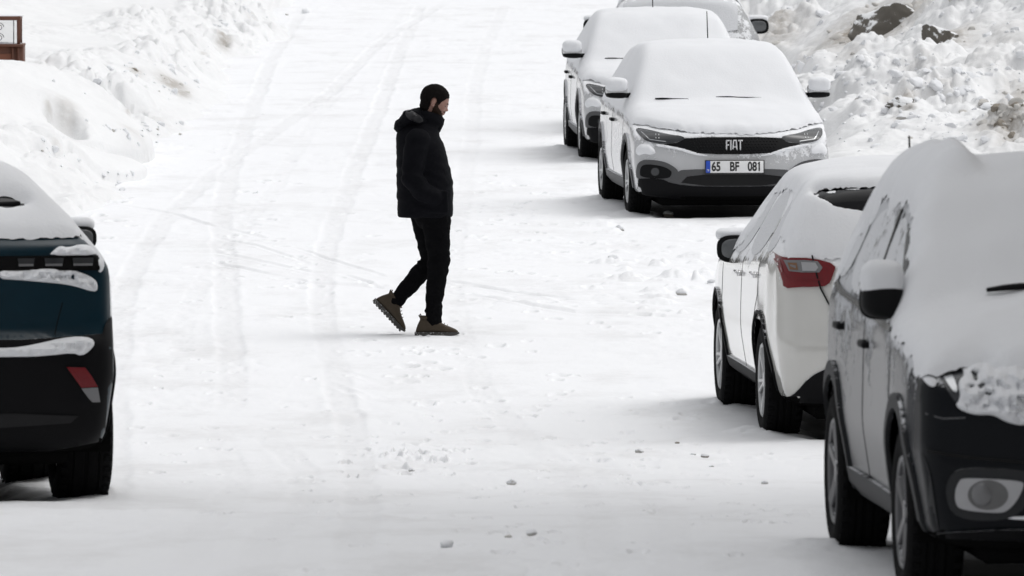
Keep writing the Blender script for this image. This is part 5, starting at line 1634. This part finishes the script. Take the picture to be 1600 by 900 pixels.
# ------------------------------------------------------------------ the brown cabinet at the left edge
def cabinet():
    wood, t, p = new_mat('brown wood')
    nn = noise_node(t, 8, 5, .6, stretch=(1, 1, .15)); t.links.new(mixc(t, nn.outputs[0], (.075, .026, .014, 1), (.14, .050, .026, 1)), p.inputs['Base Color']); p.inputs['Roughness'].default_value = .55
    wood2, t, p = new_mat('red brown panel')
    nn = noise_node(t, 8, 5, .6, stretch=(1, 1, .15)); t.links.new(mixc(t, nn.outputs[0], (.13, .038, .016, 1), (.20, .062, .026, 1)), p.inputs['Base Color']); p.inputs['Roughness'].default_value = .5
    Y = 101.0; s = F_PX / Y
    def wx(px): return (px - 800) / s
    def wz(py): return CAM_H - (py + 348) / s
    root = empty('display_cabinet', (wx(36), Y, wz(118) - .35))
    tag(root, 'brown wooden cabinet with an open glazed frame on top, standing in the snow bank', 'cabinet')
    H1 = wz(72) - wz(118) + .35; Wd = 1.5; D = .45
    z1 = H1; z2 = H1 + wz(28) - wz(72)
    bm = bmesh.new()
    rbox(bm, (-Wd / 2, D / 2, z1 / 2), (Wd, D, z1), .006, 1); bm_obj('cabinet_body', bm, wood, root)
    bm = bmesh.new(); rbox(bm, (-Wd / 2 - .02, -.012, z1 / 2 - .02), (Wd - .22, .02, z1 - .12), .004, 1); bm_obj('door_panel', bm, wood2, root)
    bm = bmesh.new()
    for x in (-.052, -.115, -Wd + .06): rbox(bm, (x, -.020, z1 / 2), (.022, .03, z1 - .03), .004, 1)
    bm_obj('moulding', bm, wood, root)
    bm = bmesh.new(); rbox(bm, (-Wd / 2, D / 2 - .02, z1 + .012), (Wd + .01, D + .05, .03), .006, 1); bm_obj('shelf', bm, wood, root)
    bm = bmesh.new()
    for x in (-.052, -Wd + .05):
        for y in (.03, D - .05): rbox(bm, (x, y, (z1 + z2) / 2 + .02), (.04, .04, z2 - z1), .004, 1)
    for y in (.03, D - .05): rbox(bm, (-Wd / 2, y, z2), (Wd - .06, .045, .045), .004, 1)
    for x in (-.052, -Wd + .05): rbox(bm, (x, D / 2, z2), (.04, D - .1, .04), .004, 1)
    bm_obj('top_frame', bm, wood, root)
    g, t, p = new_mat('thin glass'); p.inputs['Transmission Weight'].default_value = 1; p.inputs['Roughness'].default_value = .02; p.inputs['IOR'].default_value = 1.02
    bm = bmesh.new(); rbox(bm, (-Wd / 2, .03, (z1 + z2) / 2 + .01), (Wd - .16, .006, z2 - z1 - .06), 0); bm_obj('glass_pane', bm, g, root, False)
    bm = bmesh.new(); rbox(bm, (-.108, .045, (z1 + z2) / 2 + .01), (.010, .01, z2 - z1 - .04), .002, 1)
    for zc in (z1 + .10, z2 - .10):
        pts = [(-.27 + .05 * math.cos(a) * (1 - a / 14), .05, zc + .05 * math.sin(a) * (1 - a / 14)) for a in np.linspace(0, 8, 30)]
        tube(bm, pts, .004, 6)
    bm_obj('iron_scroll', bm, M['plastic'], root)
    bm = bmesh.new()
    ellipsoid(bm, (-Wd / 2, D / 2, z2 + .022), (Wd / 2, D / 2, .03), 4); ellipsoid(bm, (-Wd / 2, D / 2 - .02, z1 + .03), (Wd / 2 - .02, D / 2, .022), 4)
    bm_obj('snow_cap', bm, M['snow'], root)
cabinet()

# ------------------------------------------------------------------ an unseen building, added to shade the near snow
def building():
    wall = simple('rendered wall', (.32, .30, .27), .85, bumps=(8, .3, .02))
    Hb = 22.0
    root = empty('shade_building', (13.6, 30, .7))
    tag(root, 'unseen plain building added to shade the near end of the street', 'building')
    bm = bmesh.new(); rbox(bm, (0, 0, Hb / 2 - .5), (12, 38, Hb + 1), .02, 1); bm_obj('wall', bm, wall, root, False)
    bm = bmesh.new(); rbox(bm, (0, 0, Hb + .15), (12.8, 38.8, .3), .03, 1); bm_obj('roof', bm, M['snow'], root, False)
    fr = bmesh.new(); rbox(fr, (0, 0, 0), (.10, 1.5, 1.5), .01, 1)
    pn = bmesh.new(); rbox(pn, (-.03, 0, 0), (.06, 1.3, 1.3), .005, 1)
    f0 = bm_obj('window', fr, M['plate_white'], root); p0 = bm_obj('pane', pn, M['glass'], f0)
    first = True
    for k in range(6):
        for j in range(8):
            loc = (-6.02, -16.4 + j * 4.6, 1.9 + k * 3.0)
            if first: f0.location = loc; first = False; continue
            f = f0.copy(); COL.objects.link(f); f.location = loc
            p = p0.copy(); COL.objects.link(p); p.parent = f
building()
print('objects', len(SC.objects))
